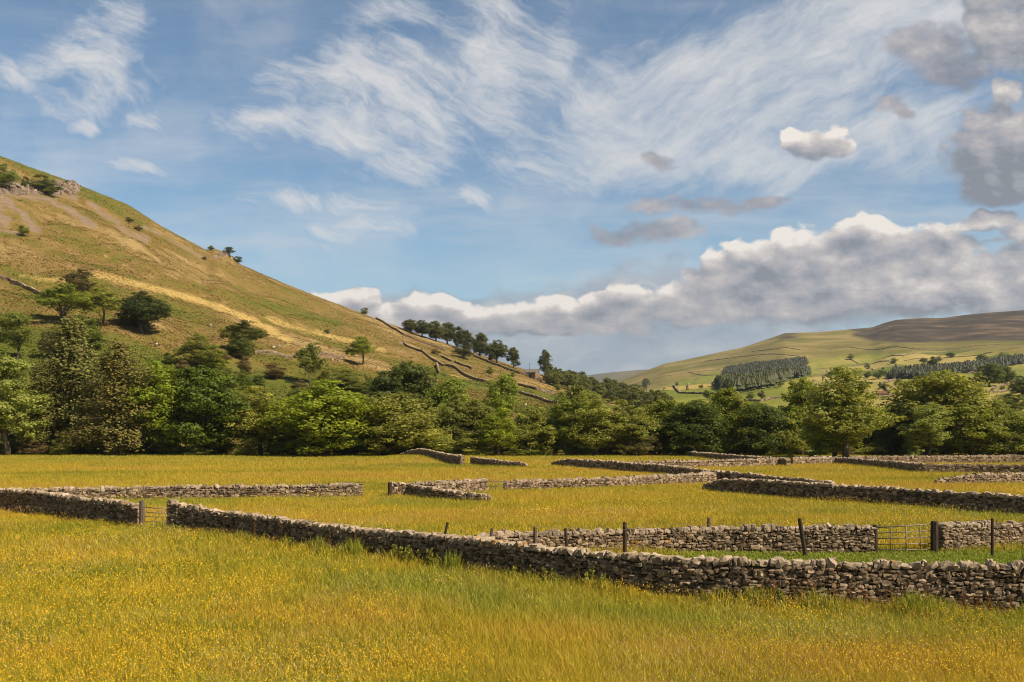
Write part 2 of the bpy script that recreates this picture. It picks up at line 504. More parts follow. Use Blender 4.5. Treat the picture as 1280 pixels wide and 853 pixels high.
# coordinates that run along and down the slope so that patches streak the way the photo's do
al = n.m('ADD', n.m('MULTIPLY', x, 0.55), n.m('MULTIPLY', z, 0.9))
dn = n.m('SUBTRACT', n.m('MULTIPLY', z, 2.0), n.m('MULTIPLY', x, -0.9))
st = n.xyz(n.m('MULTIPLY', x, 0.28), n.m('MULTIPLY', y, 0.5), n.m('ADD', n.m('MULTIPLY', z, 1.2), n.m('MULTIPLY', x, 0.45)))
a = n.noise(st, 0.028, 6, 0.62)
b = n.noise(p, 0.11, 6, 0.7)
d = n.noise(p, 0.9, 4, 0.7)
fac = n.m('ADD', n.m('MULTIPLY', n.m('SUBTRACT', a, 0.5), 1.5), n.m('MULTIPLY_ADD', n.m('SUBTRACT', b, 0.5), 0.85, 0.53))
fac = n.m('SUBTRACT', n.m('ADD', fac, n.m('MULTIPLY', n.m('SUBTRACT', d, 0.5), 0.4)), n.m('MULTIPLY_ADD', attr(n, 'green'), 0.29, -0.03))
c = n.ramp(fac, [(0.22, (0.11, 0.125, 0.02)), (0.38, (0.148, 0.14, 0.026)), (0.50, (0.185, 0.14, 0.036)), (0.61, (0.225, 0.15, 0.05)), (0.80, (0.35, 0.255, 0.112))])
pale = n.smooth(n.m('ADD', attr(n, 'pale'), n.m('MULTIPLY', n.m('SUBTRACT', b, 0.5), 1.5)), 0.35, 0.8)
c = n.mix(n.m('MULTIPLY', pale, 0.85), c, (0.50, 0.36, 0.13))
brack = n.smooth(n.m('ADD', attr(n, 'bracken'), n.m('MULTIPLY', n.m('SUBTRACT', b, 0.5), 1.6)), 0.4, 0.9)
c = n.mix(n.m('MULTIPLY', brack, 0.7), c, (0.20, 0.115, 0.03))
scr = n.smooth(n.m('ADD', attr(n, 'scree'), n.m('MULTIPLY', n.m('SUBTRACT', n.noise(p, 0.09, 6, 0.75), 0.5), 3.2)), 0.45, 0.85)
sc = n.ramp(n.noise(p, 0.6, 6, 0.8), [(0.3, (0.12, 0.09, 0.065)), (0.55, (0.28, 0.20, 0.145)), (0.8, (0.44, 0.34, 0.26))])
c = n.mix(n.m('MULTIPLY', scr, 0.95), c, sc)
tt = n.lin(attr(n, 'tint'), 0, 1, 0.0, 1.0)
c = n.mix(n.m('MULTIPLY', n.smooth(tt, 0.5, 1.0), 0.5), c, n.v('MULTIPLY', c, (1.35, 1.3, 1.3)))
c = n.mix(n.m('MULTIPLY', n.smooth(tt, 0.5, 0.0), 0.6), c, n.v('MULTIPLY', c, (0.75, 0.8, 0.75)))
finish(n, o_, c, 0.95, n.m('ADD', n.noise(p, 0.5, 6, 0.75), n.noise(p, 0.08, 5, 0.6)), 0.9, 1.4, spec=0.1)

# far fell
M_fell, n, o_ = mat('fell_pasture')
p = pos(n)
x, y, z = n.sep(p)
vor = n.new('ShaderNodeTexVoronoi', {'Vector': n.v('MULTIPLY_ADD', n.noise(p, 0.004, 2, 0.5, col=True), (90, 90, 0), p), 'Scale': 0.0085, 'Randomness': 0.9}, feature='F1')
cell = n.sep(vor.outputs['Color'])[0]
b = n.noise(p, 0.012, 6, 0.65)
fac = n.m('ADD', n.m('MULTIPLY', cell, 0.62), n.m('MULTIPLY_ADD', n.m('SUBTRACT', b, 0.5), 0.9, 0.21))
fac = n.m('MULTIPLY_ADD', n.m('SUBTRACT', n.noise(p, 0.06, 5, 0.7), 0.5), 0.6, fac)
c = n.ramp(fac, [(0.15, (0.10, 0.12, 0.022)), (0.38, (0.165, 0.19, 0.03)), (0.58, (0.24, 0.22, 0.045)), (0.82, (0.36, 0.28, 0.09))])
st = n.xyz(n.m('MULTIPLY', x, 0.3), n.m('MULTIPLY', y, 0.35), n.m('MULTIPLY', z, 1.6))
b2 = n.noise(st, 0.016, 6, 0.65)
rough_ = n.smooth(n.m('ADD', attr(n, 'rough'), n.m('MULTIPLY', n.m('SUBTRACT', b2, 0.5), 0.8)), 0.3, 0.7)
c = n.mix(n.m('MULTIPLY', rough_, 0.85), c, n.ramp(b2, [(0.34, (0.095, 0.092, 0.026)), (0.5, (0.175, 0.142, 0.042)), (0.68, (0.32, 0.235, 0.10))]))
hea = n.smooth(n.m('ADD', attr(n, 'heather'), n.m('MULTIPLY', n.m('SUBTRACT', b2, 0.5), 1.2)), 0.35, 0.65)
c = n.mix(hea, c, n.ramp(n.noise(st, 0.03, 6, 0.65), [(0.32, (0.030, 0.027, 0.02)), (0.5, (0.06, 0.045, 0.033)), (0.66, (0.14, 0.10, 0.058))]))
finish(n, o_, c, 0.95, n.noise(p, 0.05, 6, 0.7), 0.8, 4.0, spec=0.1)

M_dist, n, o_ = mat('distant_moor')
p = pos(n)
finish(n, o_, n.ramp(n.noise(p, 0.004, 5, 0.6), [(0.3, (0.07, 0.065, 0.04)), (0.7, (0.15, 0.13, 0.07))]), 0.95)

# stone
def stone_mat(name, stops, lich=0.5):
    m_, n, o_ = mat(name)
    p = pos(n)
    t = attr(n, 'tint')
    c = n.ramp(t, stops)
    v = n.noise(p, 9, 5, 0.7)
    c = n.mix(n.lin(v, 0.25, 0.75, 0.0, 0.7), c, n.v('MULTIPLY', c, (0.5, 0.47, 0.43)))
    l1 = n.smooth(n.noise(p, 5.2, 4, 0.6), 0.58, 0.66)
    c = n.mix(n.m('MULTIPLY', l1, lich), c, (0.50, 0.44, 0.35))
    l2 = n.smooth(n.m('ADD', n.noise(p, 3.1, 4, 0.65), n.m('MULTIPLY', n.noise(p, 0.12, 2, 0.5), 0.5)), 0.90, 0.98)
    c = n.mix(n.m('MULTIPLY', l2, 0.8), c, (0.38, 0.19, 0.03))
    finish(n, o_, c, 0.92, n.noise(p, 14, 5, 0.7), 0.5, 0.03, spec=0.15)
    return m_
ST = [(0.0, (0.03, 0.023, 0.016)), (0.12, (0.09, 0.064, 0.041)), (0.45, (0.215, 0.156, 0.102)), (0.75, (0.335, 0.248, 0.165)), (1.0, (0.49, 0.375, 0.26))]
M_stone = stone_mat('dry_stone', ST, 0.35)
M_cope = stone_mat('coping_stone', [(0.0, (0.19, 0.145, 0.10)), (0.5, (0.36, 0.28, 0.20)), (1.0, (0.52, 0.415, 0.31))], 0.6)
M_crag = stone_mat('crag_rock', [(0.0, (0.10, 0.08, 0.065)), (0.5, (0.24, 0.18, 0.14)), (1.0, (0.38, 0.31, 0.26))], 0.3)

def leaf_mat(name, tr=0.33):
    m_, n, o_ = mat(name)
    oc = n.new('ShaderNodeObjectInfo').outputs['Color']
    t = attr(n, 'tint')
    v = n.lin(t, 0, 1, 0.62, 1.38)
    c = n.v('MULTIPLY', oc, n.xyz(v, v, v))
    c = n.mix(n.m('MULTIPLY', n.smooth(t, 0.7, 1.0), 0.35), c, n.v('MULTIPLY', c, (1.35, 1.1, 0.8)))
    finish(n, o_, c, 0.55, spec=0.25, transl=(tr, n.v('MULTIPLY', c, (1.15, 1.2, 0.7))))
    return m_
M_leaf = leaf_mat('leaves', 0.46)
M_needle = leaf_mat('needles', 0.3)
M_bark, n, o_ = mat('bark')
p = pos(n)
finish(n, o_, n.ramp(n.noise(p, 2.5, 5, 0.7), [(0.3, (0.05, 0.038, 0.028)), (0.7, (0.16, 0.125, 0.09))]), 0.9)
M_wood, n, o_ = mat('weathered_wood')
p = pos(n)
finish(n, o_, n.ramp(n.noise(n.v('MULTIPLY', p, (14, 14, 1.5)), 1.5, 5, 0.7), [(0.3, (0.06, 0.042, 0.03)), (0.7, (0.19, 0.145, 0.105))]), 0.85)
M_darkwood, n, o_ = mat('dark_wood')
p = pos(n)
finish(n, o_, n.ramp(n.noise(n.v('MULTIPLY', p, (14, 14, 1.5)), 1.5, 5, 0.7), [(0.3, (0.025, 0.018, 0.013)), (0.7, (0.075, 0.05, 0.035))]), 0.85)
M_metal, n, o_ = mat('galvanised_metal')
p = pos(n)
finish(n, o_, n.ramp(n.noise(p, 8, 4, 0.6), [(0.35, (0.11, 0.085, 0.06)), (0.7, (0.27, 0.22, 0.165))]), 0.55, spec=0.5)
M_slate, n, o_ = mat('roof_slate')
p = pos(n)
finish(n, o_, n.ramp(n.noise(p, 1.2, 5, 0.7), [(0.3, (0.13, 0.115, 0.10)), (0.7, (0.24, 0.215, 0.185))]), 0.8)
M_redbarn, n, o_ = mat('rust_brown_cladding')
p = pos(n)
finish(n, o_, n.ramp(n.noise(p, 0.8, 4, 0.6), [(0.3, (0.10, 0.05, 0.035)), (0.7, (0.17, 0.09, 0.06))]), 0.8)
M_paleroof, n, o_ = mat('pale_sheet_roof')
p = pos(n)
finish(n, o_, n.ramp(n.noise(p, 0.8, 4, 0.6), [(0.3, (0.45, 0.40, 0.34)), (0.7, (0.6, 0.55, 0.48))]), 0.7)
M_black, n, o_ = mat('dark_opening')
finish(n, o_, (0.012, 0.011, 0.01), 0.9)
M_wool, n, o_ = mat('wool')
p = pos(n)
finish(n, o_, n.ramp(n.noise(p, 9, 4, 0.6), [(0.3, (0.55, 0.50, 0.42)), (0.7, (0.75, 0.70, 0.60))]), 0.95)

# ------------------------------------------------------------------ terrain meshes
def grid(name, PX, YY, zfun, material, attrs=None, smooth=True):
    PXg, Yg = np.meshgrid(PX, YY, indexing='ij')
    Z = zfun(PXg, Yg)
    X = (PXg - 640) / F * Yg
    v = np.stack([X, Yg, Z], -1).reshape(-1, 3)
    a, b = len(PX), len(YY)
    i = (np.arange(a - 1)[:, None] * b + np.arange(b - 1)[None]).ravel()
    f = np.stack([i, i + b, i + b + 1, i + 1], 1)
    PYg = HZ - (Z - EYE) / Yg * F
    at = {k: fn(PXg, PYg, X, Yg).ravel() for k, fn in (attrs or {}).items()}
    return mesh_np(name, v, [f], material, at, smooth)


def seg_mask(px, py, pts, wid):
    """1 on a polyline of photograph places, falling to 0 at its width"""
    best = np.full(np.shape(px), 9e9)
    for (x0, y0), (x1, y1) in zip(pts[:-1], pts[1:]):
        ex, ey = x1 - x0, y1 - y0
        t = np.clip(((px - x0) * ex + (py - y0) * ey) / (ex * ex + ey * ey), 0, 1)
        best = np.minimum(best, np.hypot(px - x0 - t * ex, (py - y0 - t * ey)))
    return np.clip(1 - best / wid, 0, 1)


def lane_mask(X, Y):
    """the grazed green strip between the long wall and the wall behind it"""
    px = 640 + F * X / np.maximum(Y, 1)
    py = HZ + EYE * F / np.maximum(Y, 1)
    return np.clip((px - 800) / 70, 0, 1) * np.clip((py - 687) / 4, 0, 1) * np.clip((738 - py) / 12, 0, 1)


def green_mask(X, Y):
    px = 640 + F * X / np.maximum(Y, 1)
    py = HZ + EYE * F / np.maximum(Y, 1)
    g = lane_mask(X, Y)
    g = np.maximum(g, 0.85 * seg_mask(px, py, [(470, 624), (540, 627), (600, 620)], 12))        # lush verge by the gateway walls
    g = np.maximum(g, 0.7 * seg_mask(px, py, [(170, 629), (250, 627), (440, 622)], 7))
    g = np.maximum(g, 0.6 * seg_mask(px, py, [(900, 617), (1040, 632), (1290, 650)], 12))
    g = np.maximum(g, 0.55 * np.clip((583 - py) / 9, 0, 1) * np.clip((560 - px) / 200, 0.0, 1))
    g = np.maximum(g, 0.45 * np.clip((576 - py) / 4, 0, 1))
    g = np.maximum(g, 0.8 * seg_mask(px, py, [(420, 735), (700, 768), (1000, 790), (1300, 795)], 38))
    g = np.maximum(g, 0.6 * seg_mask(px, py, [(230, 690), (420, 712), (560, 742)], 22))
    g = np.maximum(g, 0.45 * np.clip(fbm(X / 5, Y / 7, 66, 3) * 2.2 - 0.1, 0, 1) * (Y < 60))
    g = np.maximum(g, 0.5 * seg_mask(px, py, [(30, 668), (140, 672), (300, 690)], 14))
    g = g * (0.75 + 1.0 * fbm(X / 6, Y / 9, 61, 3))
    return np.clip(np.maximum(g, lane_mask(X, Y)), 0, 1)


xs = np.arange(-300, 301, 2.5); ys = np.arange(-60, 266, 2.5)
Xg, Yg = np.meshgrid(xs, ys, indexing='ij')
v = np.stack([Xg, Yg, meadow_z(Xg, Yg) - np.clip((Yg - 250) / 5, 0, 1) * 1.0], -1).reshape(-1, 3)
i = (np.arange(len(xs) - 1)[:, None] * len(ys) + np.arange(len(ys) - 1)[None]).ravel()
f = np.stack([i, i + len(ys), i + len(ys) + 1, i + 1], 1)
meadow = mesh_np('meadow', v, [f], M_soil, {'green': green_mask(Xg, np.maximum(Yg, 15)).ravel()}, True)
tag(meadow, 'golden hay meadow floor across the valley bottom', None, None, 'structure')

ang = np.linspace(0, 2 * math.pi, 97)[:-1]
rad = np.array([0, 300, 1500, 5000, 8700])
v = [(0, 0, -2.5)] + [(r * math.cos(t), r * math.sin(t), -2.5) for r in rad[1:] for t in ang]
f3 = [(0, 1 + k, 1 + (k + 1) % 96) for k in range(96)]
f4 = [(1 + j * 96 + k, 1 + (j + 1) * 96 + k, 1 + (j + 1) * 96 + (k + 1) % 96, 1 + j * 96 + (k + 1) % 96) for j in range(3) for k in range(96)]
gr = mesh_np('ground', v, [np.array(f4), np.array(f3)], M_soil, {'green': np.full(len(v), 0.6)})
tag(gr, 'valley ground reaching to the horizon', None, None, 'structure')

hpx = np.concatenate([np.arange(-2600, -400, 60), np.arange(-400, -30, 12), np.arange(-30, 900, 3.0), np.arange(900, 1310, 15)])
hy = np.concatenate([HILL0 + np.linspace(0, 1, 230) ** 1.05 * 700, np.arange(960, 1700, 40)])


def m_scree(px, py, X, Y):
    m_ = seg_mask(px, py, [(0, 245), (20, 262), (45, 288)], 14)
    m_ = np.maximum(m_, seg_mask(px, py, [(-40, 235), (0, 260), (5, 280)], 16))
    m_ = np.maximum(m_, seg_mask(px, py, [(15, 243), (60, 250), (85, 262), (118, 283)], 8))
    m_ = np.maximum(m_, seg_mask(px, py, [(112, 255), (135, 272), (160, 290), (185, 300)], 8))
    m_ = np.maximum(m_, 0.9 * seg_mask(px, py, [(0, 288), (30, 294)], 5))
    m_ = np.maximum(m_, 0.7 * seg_mask(px, py, [(180, 284), (215, 300), (250, 322)], 6))
    m_ = np.maximum(m_, 0.85 * seg_mask(px, py, [(20, 232), (95, 248)], 9))
    m_ = np.maximum(m_, 0.75 * seg_mask(px, py, [(318, 441), (385, 445), (430, 448)], 3))
    m_ = np.maximum(m_, 0.7 * seg_mask(px, py, [(500, 428), (525, 437)], 3))
    return m_


def m_pale(px, py, X, Y):
    m_ = seg_mask(px, py, [(120, 343), (160, 352), (220, 368), (275, 384), (320, 403), (345, 418), (362, 426)], 9)
    m_ = np.maximum(m_, 0.8 * seg_mask(px, py, [(335, 398), (380, 412), (430, 425), (480, 438)], 10))
    m_ = np.maximum(m_, 0.75 * seg_mask(px, py, [(25, 345), (60, 350), (110, 348)], 8))
    m_ = np.maximum(m_, 0.6 * seg_mask(px, py, [(130, 320), (160, 332)], 5))
    m_ = np.maximum(m_, 0.55 * seg_mask(px, py, [(560, 470), (640, 478), (740, 495)], 12))
    return m_


def m_green(px, py, X, Y):
    g = np.clip((py - 375 - 0.16 * (px - 0)) / 40, 0, 1) * np.clip((520 - px) / 80, 0.0, 1)
    g = np.maximum(g, 0.8 * np.clip((px - 470) / 60, 0, 1) * np.clip((py - 437 - 0.22 * (px - 480)) / 14, 0, 1))
    g = np.maximum(g, 0.8 * seg_mask(px, py, [(45, 205), (130, 240), (260, 310)], 12))
    g = np.maximum(g, 0.7 * seg_mask(px, py, [(200, 350), (330, 380), (420, 405)], 9))
    g = np.maximum(g, 0.7 * np.clip((400 - px) / 400, 0, 1) * np.clip((py - 350) / 30, 0, 1))
    return g


def m_brack(px, py, X, Y):
    m_ = 0.7 * seg_mask(px, py, [(90, 245), (150, 280), (210, 310)], 14)
    m_ = np.maximum(m_, 0.55 * np.clip(1 - np.abs(py - (318 + 0.2 * px)) / 30, 0, 1) * np.clip((420 - px) / 200, 0, 1))
    return m_


hs_ = grid('hillside', hpx, hy, hill_z, M_hill, {'scree': m_scree, 'pale': m_pale, 'green': m_green, 'bracken': m_brack,
                                          'tint': lambda a, b, c_, d: np.full(np.shape(a), 0.5)})
tag(hs_, 'steep golden grass hillside rising on the left', None, None, 'structure')

# tussocks and stones that roughen the hillside
def hill_scatter(N_, hmin, hmax, wmin, wmax, want):
    px = rs.uniform(-30, 760, N_); yr = np.interp(px, RDEP_X, RDEP_Y)
    Y = HILL0 + 2 + (yr - HILL0 - 2) * rs.rand(N_) ** 1.15
    z = hill_z(px, Y); py = HZ - (z - EYE) / Y * F
    X = (px - 640) / F * Y
    k = want(px, py, X, Y)
    return px[k], py[k], X[k], Y[k], z[k]


px, py, X, Y, z = hill_scatter(260000, 0, 0, 0, 0, lambda a, b, c_, d: (m_scree(a, b, c_, d) < 0.25 + 0.2 * rs.rand(len(a))) & (fbm(c_ / 18, d / 18, 131, 3) > -0.25 + 0.5 * (rs.rand(len(a)) - 0.5)))
k_ = len(px); th = rs.uniform(0, math.pi, k_); wd = rs.uniform(0.2, 0.75, k_); hh = rs.uniform(0.08, 0.38, k_)
ax = np.stack([np.cos(th) * wd, np.sin(th) * wd, np.zeros(k_)], 1); b0 = np.stack([X, Y, z - 0.15], 1)
tip = b0 + np.stack([rs.normal(0, 0.25, k_), rs.normal(0, 0.25, k_), hh + 0.15], 1)
v = np.stack([b0 - ax, b0 + ax, tip], 1).reshape(-1, 3); q = np.arange(k_) * 3
at = {nm: np.repeat(fn(px, py, X, Y), 3) for nm, fn in (('scree', lambda a, b, c_, d: np.zeros(len(a))), ('pale', m_pale), ('green', m_green), ('bracken', m_brack))}
at['tint'] = np.repeat(np.clip(rs.normal(0.5, 0.22, k_), 0, 1), 3)
o = mesh_np('hill_tussocks', v, [np.stack([q, q + 1, q + 2], 1)], M_hill, at)
tag(o, 'rough grass tussocks covering the hillside', None, None, 'stuff')

fpx = np.concatenate([np.arange(300, 720, 30), np.arange(720, 1330, 4.0), np.arange(1340, 2600, 40), np.arange(2600, 5100, 250)])
fy = np.concatenate([HILL0 + (FELL_D - HILL0) * np.linspace(0, 1, 170) ** 1.1, np.arange(FELL_D + 60, FELL_D + 1200, 120)])


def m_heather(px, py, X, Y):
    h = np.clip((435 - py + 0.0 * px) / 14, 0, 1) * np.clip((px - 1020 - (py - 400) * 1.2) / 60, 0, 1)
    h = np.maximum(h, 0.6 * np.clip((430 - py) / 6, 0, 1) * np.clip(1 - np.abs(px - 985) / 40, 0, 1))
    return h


def m_rough(px, py, X, Y):
    lim = np.interp(px, [780, 900, 1000, 1100, 1300], [500, 465, 452, 445, 440])
    return np.clip((lim + 6 - py) / 16, 0, 1)


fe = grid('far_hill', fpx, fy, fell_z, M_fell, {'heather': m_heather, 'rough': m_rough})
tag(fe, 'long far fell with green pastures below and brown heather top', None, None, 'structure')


def dist_z(px, Y):
    r = np.interp(px, [-500, 400, 700, 760, 800, 850, 1000, 1300, 2500], [480, 482, 474, 466, 462.5, 461, 464, 470, 480])
    zr = EYE + (HZ - r) / F * 7000
    t = np.clip((Y - 5000) / 2000, 0, 1)
    return np.where(Y > 7000, zr - (Y - 7000) * 0.15, zr * t) + 8 * fbm(px / 30, Y / 500, 71, 3) * np.clip(t * 2, 0, 1) * (t < 1)


dh = grid('distant_hill', np.arange(-500, 2510, 10.0), np.linspace(5000, 8500, 36), dist_z, M_dist)
tag(dh, 'blue-grey hill closing the head of the valley', None, None, 'structure')

# ------------------------------------------------------------------ grass and flowers (uncountable)
def field_points(N_, y0, y1, pl=-110, pr=1390):
    Y = np.exp(rs.uniform(math.log(y0), math.log(y1), N_))
    px = rs.uniform(pl, pr, N_)
    return (px - 640) / F * Y, Y


def blades(N_, y0, y1, five, hmul=1.0):
    X, Y = field_points(N_, y0, y1, *((-330, 1610) if five else (-200, 1480)))
    gm = green_mask(X, Y); lane = lane_mask(X, Y)
    pat = fbm(X / 7, Y / 9, 81, 3)
    h = hmul * (0.33 + 0.12 * rs.rand(N_) + 0.20 * pat + 0.16 * fbm(X / 0.9, Y / 1.1, 85, 2)) * (1 - 0.68 * lane) * (0.55 + 0.7 * rs.rand(N_))
    h = np.maximum(h, 0.08)
    tall = rs.rand(N_) < 0.10
    h = np.where(tall & (lane < 0.3), h * 1.35, h)
    wd = 0.0064 * np.where(Y > 60, (60 / 23) * (Y / 60) ** 0.8 * 0.8, Y / 23) * (0.7 + 0.6 * rs.rand(N_)) * (1 + 0.5 * lane)
    th = rs.uniform(0, math.pi, N_)
    lean = rs.normal(0, 0.50, (N_, 2)) + np.array([-0.06, 0.03])
    z = ground(640 + F * X / Y, Y) - 0.02
    ax = np.stack([np.cos(th), np.sin(th), np.zeros(N_)], 1) * wd[:, None]
    base = np.stack([X, Y, z], 1)
    tip = base + np.stack([lean[:, 0] * h, lean[:, 1] * h, h], 1)
    mid = base + np.stack([lean[:, 0] * h * 0.35, lean[:, 1] * h * 0.35, h * 0.6], 1)
    tint = np.clip(rs.normal(0.45 if five else 0.61, 0.30, N_) + 0.2 * tall, 0, 1)
    k = np.arange(N_)
    if five:
        v = np.stack([base - ax, base + ax, mid + ax * 0.8, mid - ax * 0.8, tip], 1).reshape(-1, 3)
        f4 = np.stack([k * 5, k * 5 + 1, k * 5 + 2, k * 5 + 3], 1); f3 = np.stack([k * 5 + 3, k * 5 + 2, k * 5 + 4], 1)
        return v, f4, f3, np.repeat(tint, 5), np.repeat(gm, 5)
    v = np.stack([base - ax, base + ax, tip], 1).reshape(-1, 3)
    return v, np.zeros((0, 4), int), np.stack([k * 3, k * 3 + 1, k * 3 + 2], 1), np.repeat(tint, 3), np.repeat(gm, 3)


v, f4, f3, t_, g_ = blades(740000, 13, 62, True)
o = mesh_np('meadow_grass', v, [f4, f3], M_grass, {'tint': t_, 'green': g_})
tag(o, 'long yellow-green hay grass filling the near field', None, None, 'stuff')
v, f4, f3, t_, g_ = blades(800000, 60, 236, False, 0.75)
o = mesh_np('field_grass', v, [f4, f3], M_grass, {'tint': t_, 'green': g_})
tag(o, 'golden hay grass in the walled fields beyond', None, None, 'stuff')


def seed_tops(N_, y0, y1):
    """tan and rust seed heads standing just over the grass, in drifts"""
    X, Y = field_points(N_, y0, y1)
    pat = fbm(X / 5, Y / 8, 141, 3) + 0.4 * fbm(X / 1.2, Y / 1.6, 145, 2)
    k = (pat + rs.normal(0, 0.2, N_) > 0.02) & (lane_mask(X, Y) < 0.3)
    X, Y = X[k], Y[k]; n_ = len(X)
    z = ground(640 + F * X / Y, Y) + 0.30 + 0.28 * rs.rand(n_)
    hgt = rs.uniform(0.04, 0.11, n_) * (Y / 25) ** 0.5; wd = 0.0075 * (Y / 25) ** 0.7 * rs.uniform(0.7, 1.4, n_)
    th = rs.uniform(0, math.pi, n_); ln = rs.normal(0, 0.35, (n_, 2))
    ax = np.stack([np.cos(th), np.sin(th), np.zeros(n_)], 1) * wd[:, None]
    up = np.stack([ln[:, 0] * hgt, ln[:, 1] * hgt, hgt], 1); b0 = np.stack([X, Y, z], 1)
    v = np.stack([b0, b0 + up * 0.45 + ax, b0 + up, b0 + up * 0.45 - ax], 1).reshape(-1, 3)
    q = np.arange(n_) * 4
    t = np.clip(0.45 + 1.1 * fbm(X / 4, Y / 6, 151, 3) + rs.normal(0, 0.2, n_), 0, 1)
    return v, np.stack([q, q + 1, q + 2, q + 3], 1), np.repeat(t, 4)


M_seed, n, o_ = mat('grass_seed_heads')
c = n.ramp(attr(n, 'tint'), [(0.0, (0.34, 0.17, 0.06)), (0.35, (0.48, 0.33, 0.13)), (0.7, (0.60, 0.48, 0.22)), (1.0, (0.50, 0.50, 0.14))])
finish(n, o_, c, 0.8, transl=(0.3, c))
v, f4, t_ = seed_tops(95000, 19, 70)
o = mesh_np('grass_seed_tops', v, [f4], M_seed, {'tint': t_})
tag(o, 'tan and rust seed heads drifting over the near hay grass', None, None, 'stuff')


def fringe(N_):
    """taller seeding grass the scythe leaves along the foot of the long wall"""
    t = rs.rand(N_)
    px = 213 + (1310 - 213) * t
    base = np.interp(px, [213, 300, 400, 450, 540, 600, 660, 760, 850, 930, 1030, 1160, 1310], [661, 669, 682, 689, 702, 711, 719, 731, 741, 747, 753, 759, 765])
    Y = 5.74 * F / (base - HZ) - 0.30 - np.abs(rs.normal(0, 0.5, N_)); X = (px - 640) / F * Y
    cl = fbm(X / 1.4, Y, 171, 2)
    h = np.clip((0.45 + 0.9 * cl) * rs.uniform(0.6, 1.3, N_), 0.25, 1.1)
    z = ground(px, Y) - 0.02; wd = 0.011 * rs.uniform(0.6, 1.4, N_); th = rs.uniform(0, math.pi, N_)
    ax = np.stack([np.cos(th) * wd, np.sin(th) * wd, np.zeros(N_)], 1); b0 = np.stack([X, Y, z], 1)
    ln = rs.normal(0, 0.22, (N_, 2))
    mid = b0 + np.stack([ln[:, 0] * h * 0.4, ln[:, 1] * h * 0.4, h * 0.65], 1); tip = b0 + np.stack([ln[:, 0] * h, ln[:, 1] * h, h], 1)
    k = np.arange(N_)
    v = np.stack([b0 - ax * 0.6, b0 + ax * 0.6, mid + ax, mid - ax, tip], 1).reshape(-1, 3)
    return v, np.stack([k * 5, k * 5 + 1, k * 5 + 2, k * 5 + 3], 1), np.stack([k * 5 + 3, k * 5 + 2, k * 5 + 4], 1), np.repeat(rs.uniform(0.2, 1.0, N_), 5), np.repeat(np.clip(cl * 1.5 + 0.2, 0, 0.8), 5)


v, f4, f3, t_, g_ = fringe(9000)
o = mesh_np('seeding_grass', v, [f4, f3], M_grass, {'tint': t_, 'green': g_})
tag(o, 'tall seeding grass along the foot of the near wall', None, None, 'stuff')


def flowers(N_, y0, y1):
    X, Y = field_points(N_, y0, y1)
    pat = fbm(X / 9, Y / 14, 91, 3) + 0.5 * fbm(X / 2.2, Y / 3, 95, 2)
    keep = (pat + rs.normal(0, 0.16, N_) > 0.16 + 0.25 * np.clip((Y - 50) / 30, 0, 1)) & (lane_mask(X, Y) < 0.3)
    X, Y = X[keep], Y[keep]; n_ = len(X)
    z = ground(640 + F * X / Y, Y) + 0.36 + 0.2 * rs.rand(n_)
    r = 0.0145 * (Y / 25) ** 0.55 * (0.7 + 0.6 * rs.rand(n_))
    nrm = rs.normal(0, 0.55, (n_, 3)) + np.array([0.1, -0.2, 1.0]); nrm /= np.linalg.norm(nrm, axis=1)[:, None]
    a = np.cross(nrm, [1, 0, 0]); a /= np.linalg.norm(a, axis=1)[:, None]; b = np.cross(nrm, a)
    c0 = np.stack([X, Y, z], 1)
    ring = [c0 - nrm * (0.35 * r)[:, None]]
    for q in range(5):
        ring.append(c0 + (a * math.cos(q * 2 * math.pi / 5) + b * math.sin(q * 2 * math.pi / 5)) * r[:, None])
    v = np.stack(ring, 1).reshape(-1, 3)
    k = np.arange(n_) * 6
    f3 = np.concatenate([np.stack([k, k + 1 + q, k + 1 + (q + 1) % 5], 1) for q in range(5)])
    return v, f3, np.repeat(rs.rand(n_), 6)


v, f3, t_ = flowers(170000, 19, 95)
o = mesh_np('buttercups', v, [f3], M_flower, {'tint': t_})
tag(o, 'yellow buttercups scattered through the hay meadow', None, None, 'stuff')

# ------------------------------------------------------------------ dry stone walls
def stone_template(level):
    if level == 2:
        pts = [(x, y, z) for x in (-1, 0, 1) for y in (-1, 0, 1) for z in (-1, 0, 1) if (x, y, z) != (0, 0, 0)]
        idx = {p_: k for k, p_ in enumerate(pts)}
        f = []
        for ax in range(3):
            o1, o2 = [a_ for a_ in range(3) if a_ != ax]
            for sgn in (-1, 1):
                for i_ in (-1, 0):
                    for j_ in (-1, 0):
                        q = []
                        for (di, dj) in ((0, 0), (1, 0), (1, 1), (0, 1)):
                            p_ = [0, 0, 0]; p_[ax] = sgn; p_[o1] = i_ + di; p_[o2] = j_ + dj
                            q.append(idx[tuple(p_)])
                        flip = (sgn > 0) != (ax == 1)
                        f.append(q if flip else q[::-1])
        v = np.array(pts, float)
        nn = np.abs(v).sum(1)
        v = v * np.where(nn == 3, 0.80, np.where(nn == 2, 0.93, 1.0))[:, None]
        return v, np.array(f)
    v = np.array([(x, y, z) for z in (-1, 1) for y in (-1, 1) for x in (-1, 1)], float)
    f = np.array([(0, 2, 3, 1), (4, 5, 7, 6), (0, 1, 5, 4), (2, 6, 7, 3), (0, 4, 6, 2), (1, 3, 7, 5)])
    return v * 0.95, f


TEMPL = {1: stone_template(1), 2: stone_template(2)}


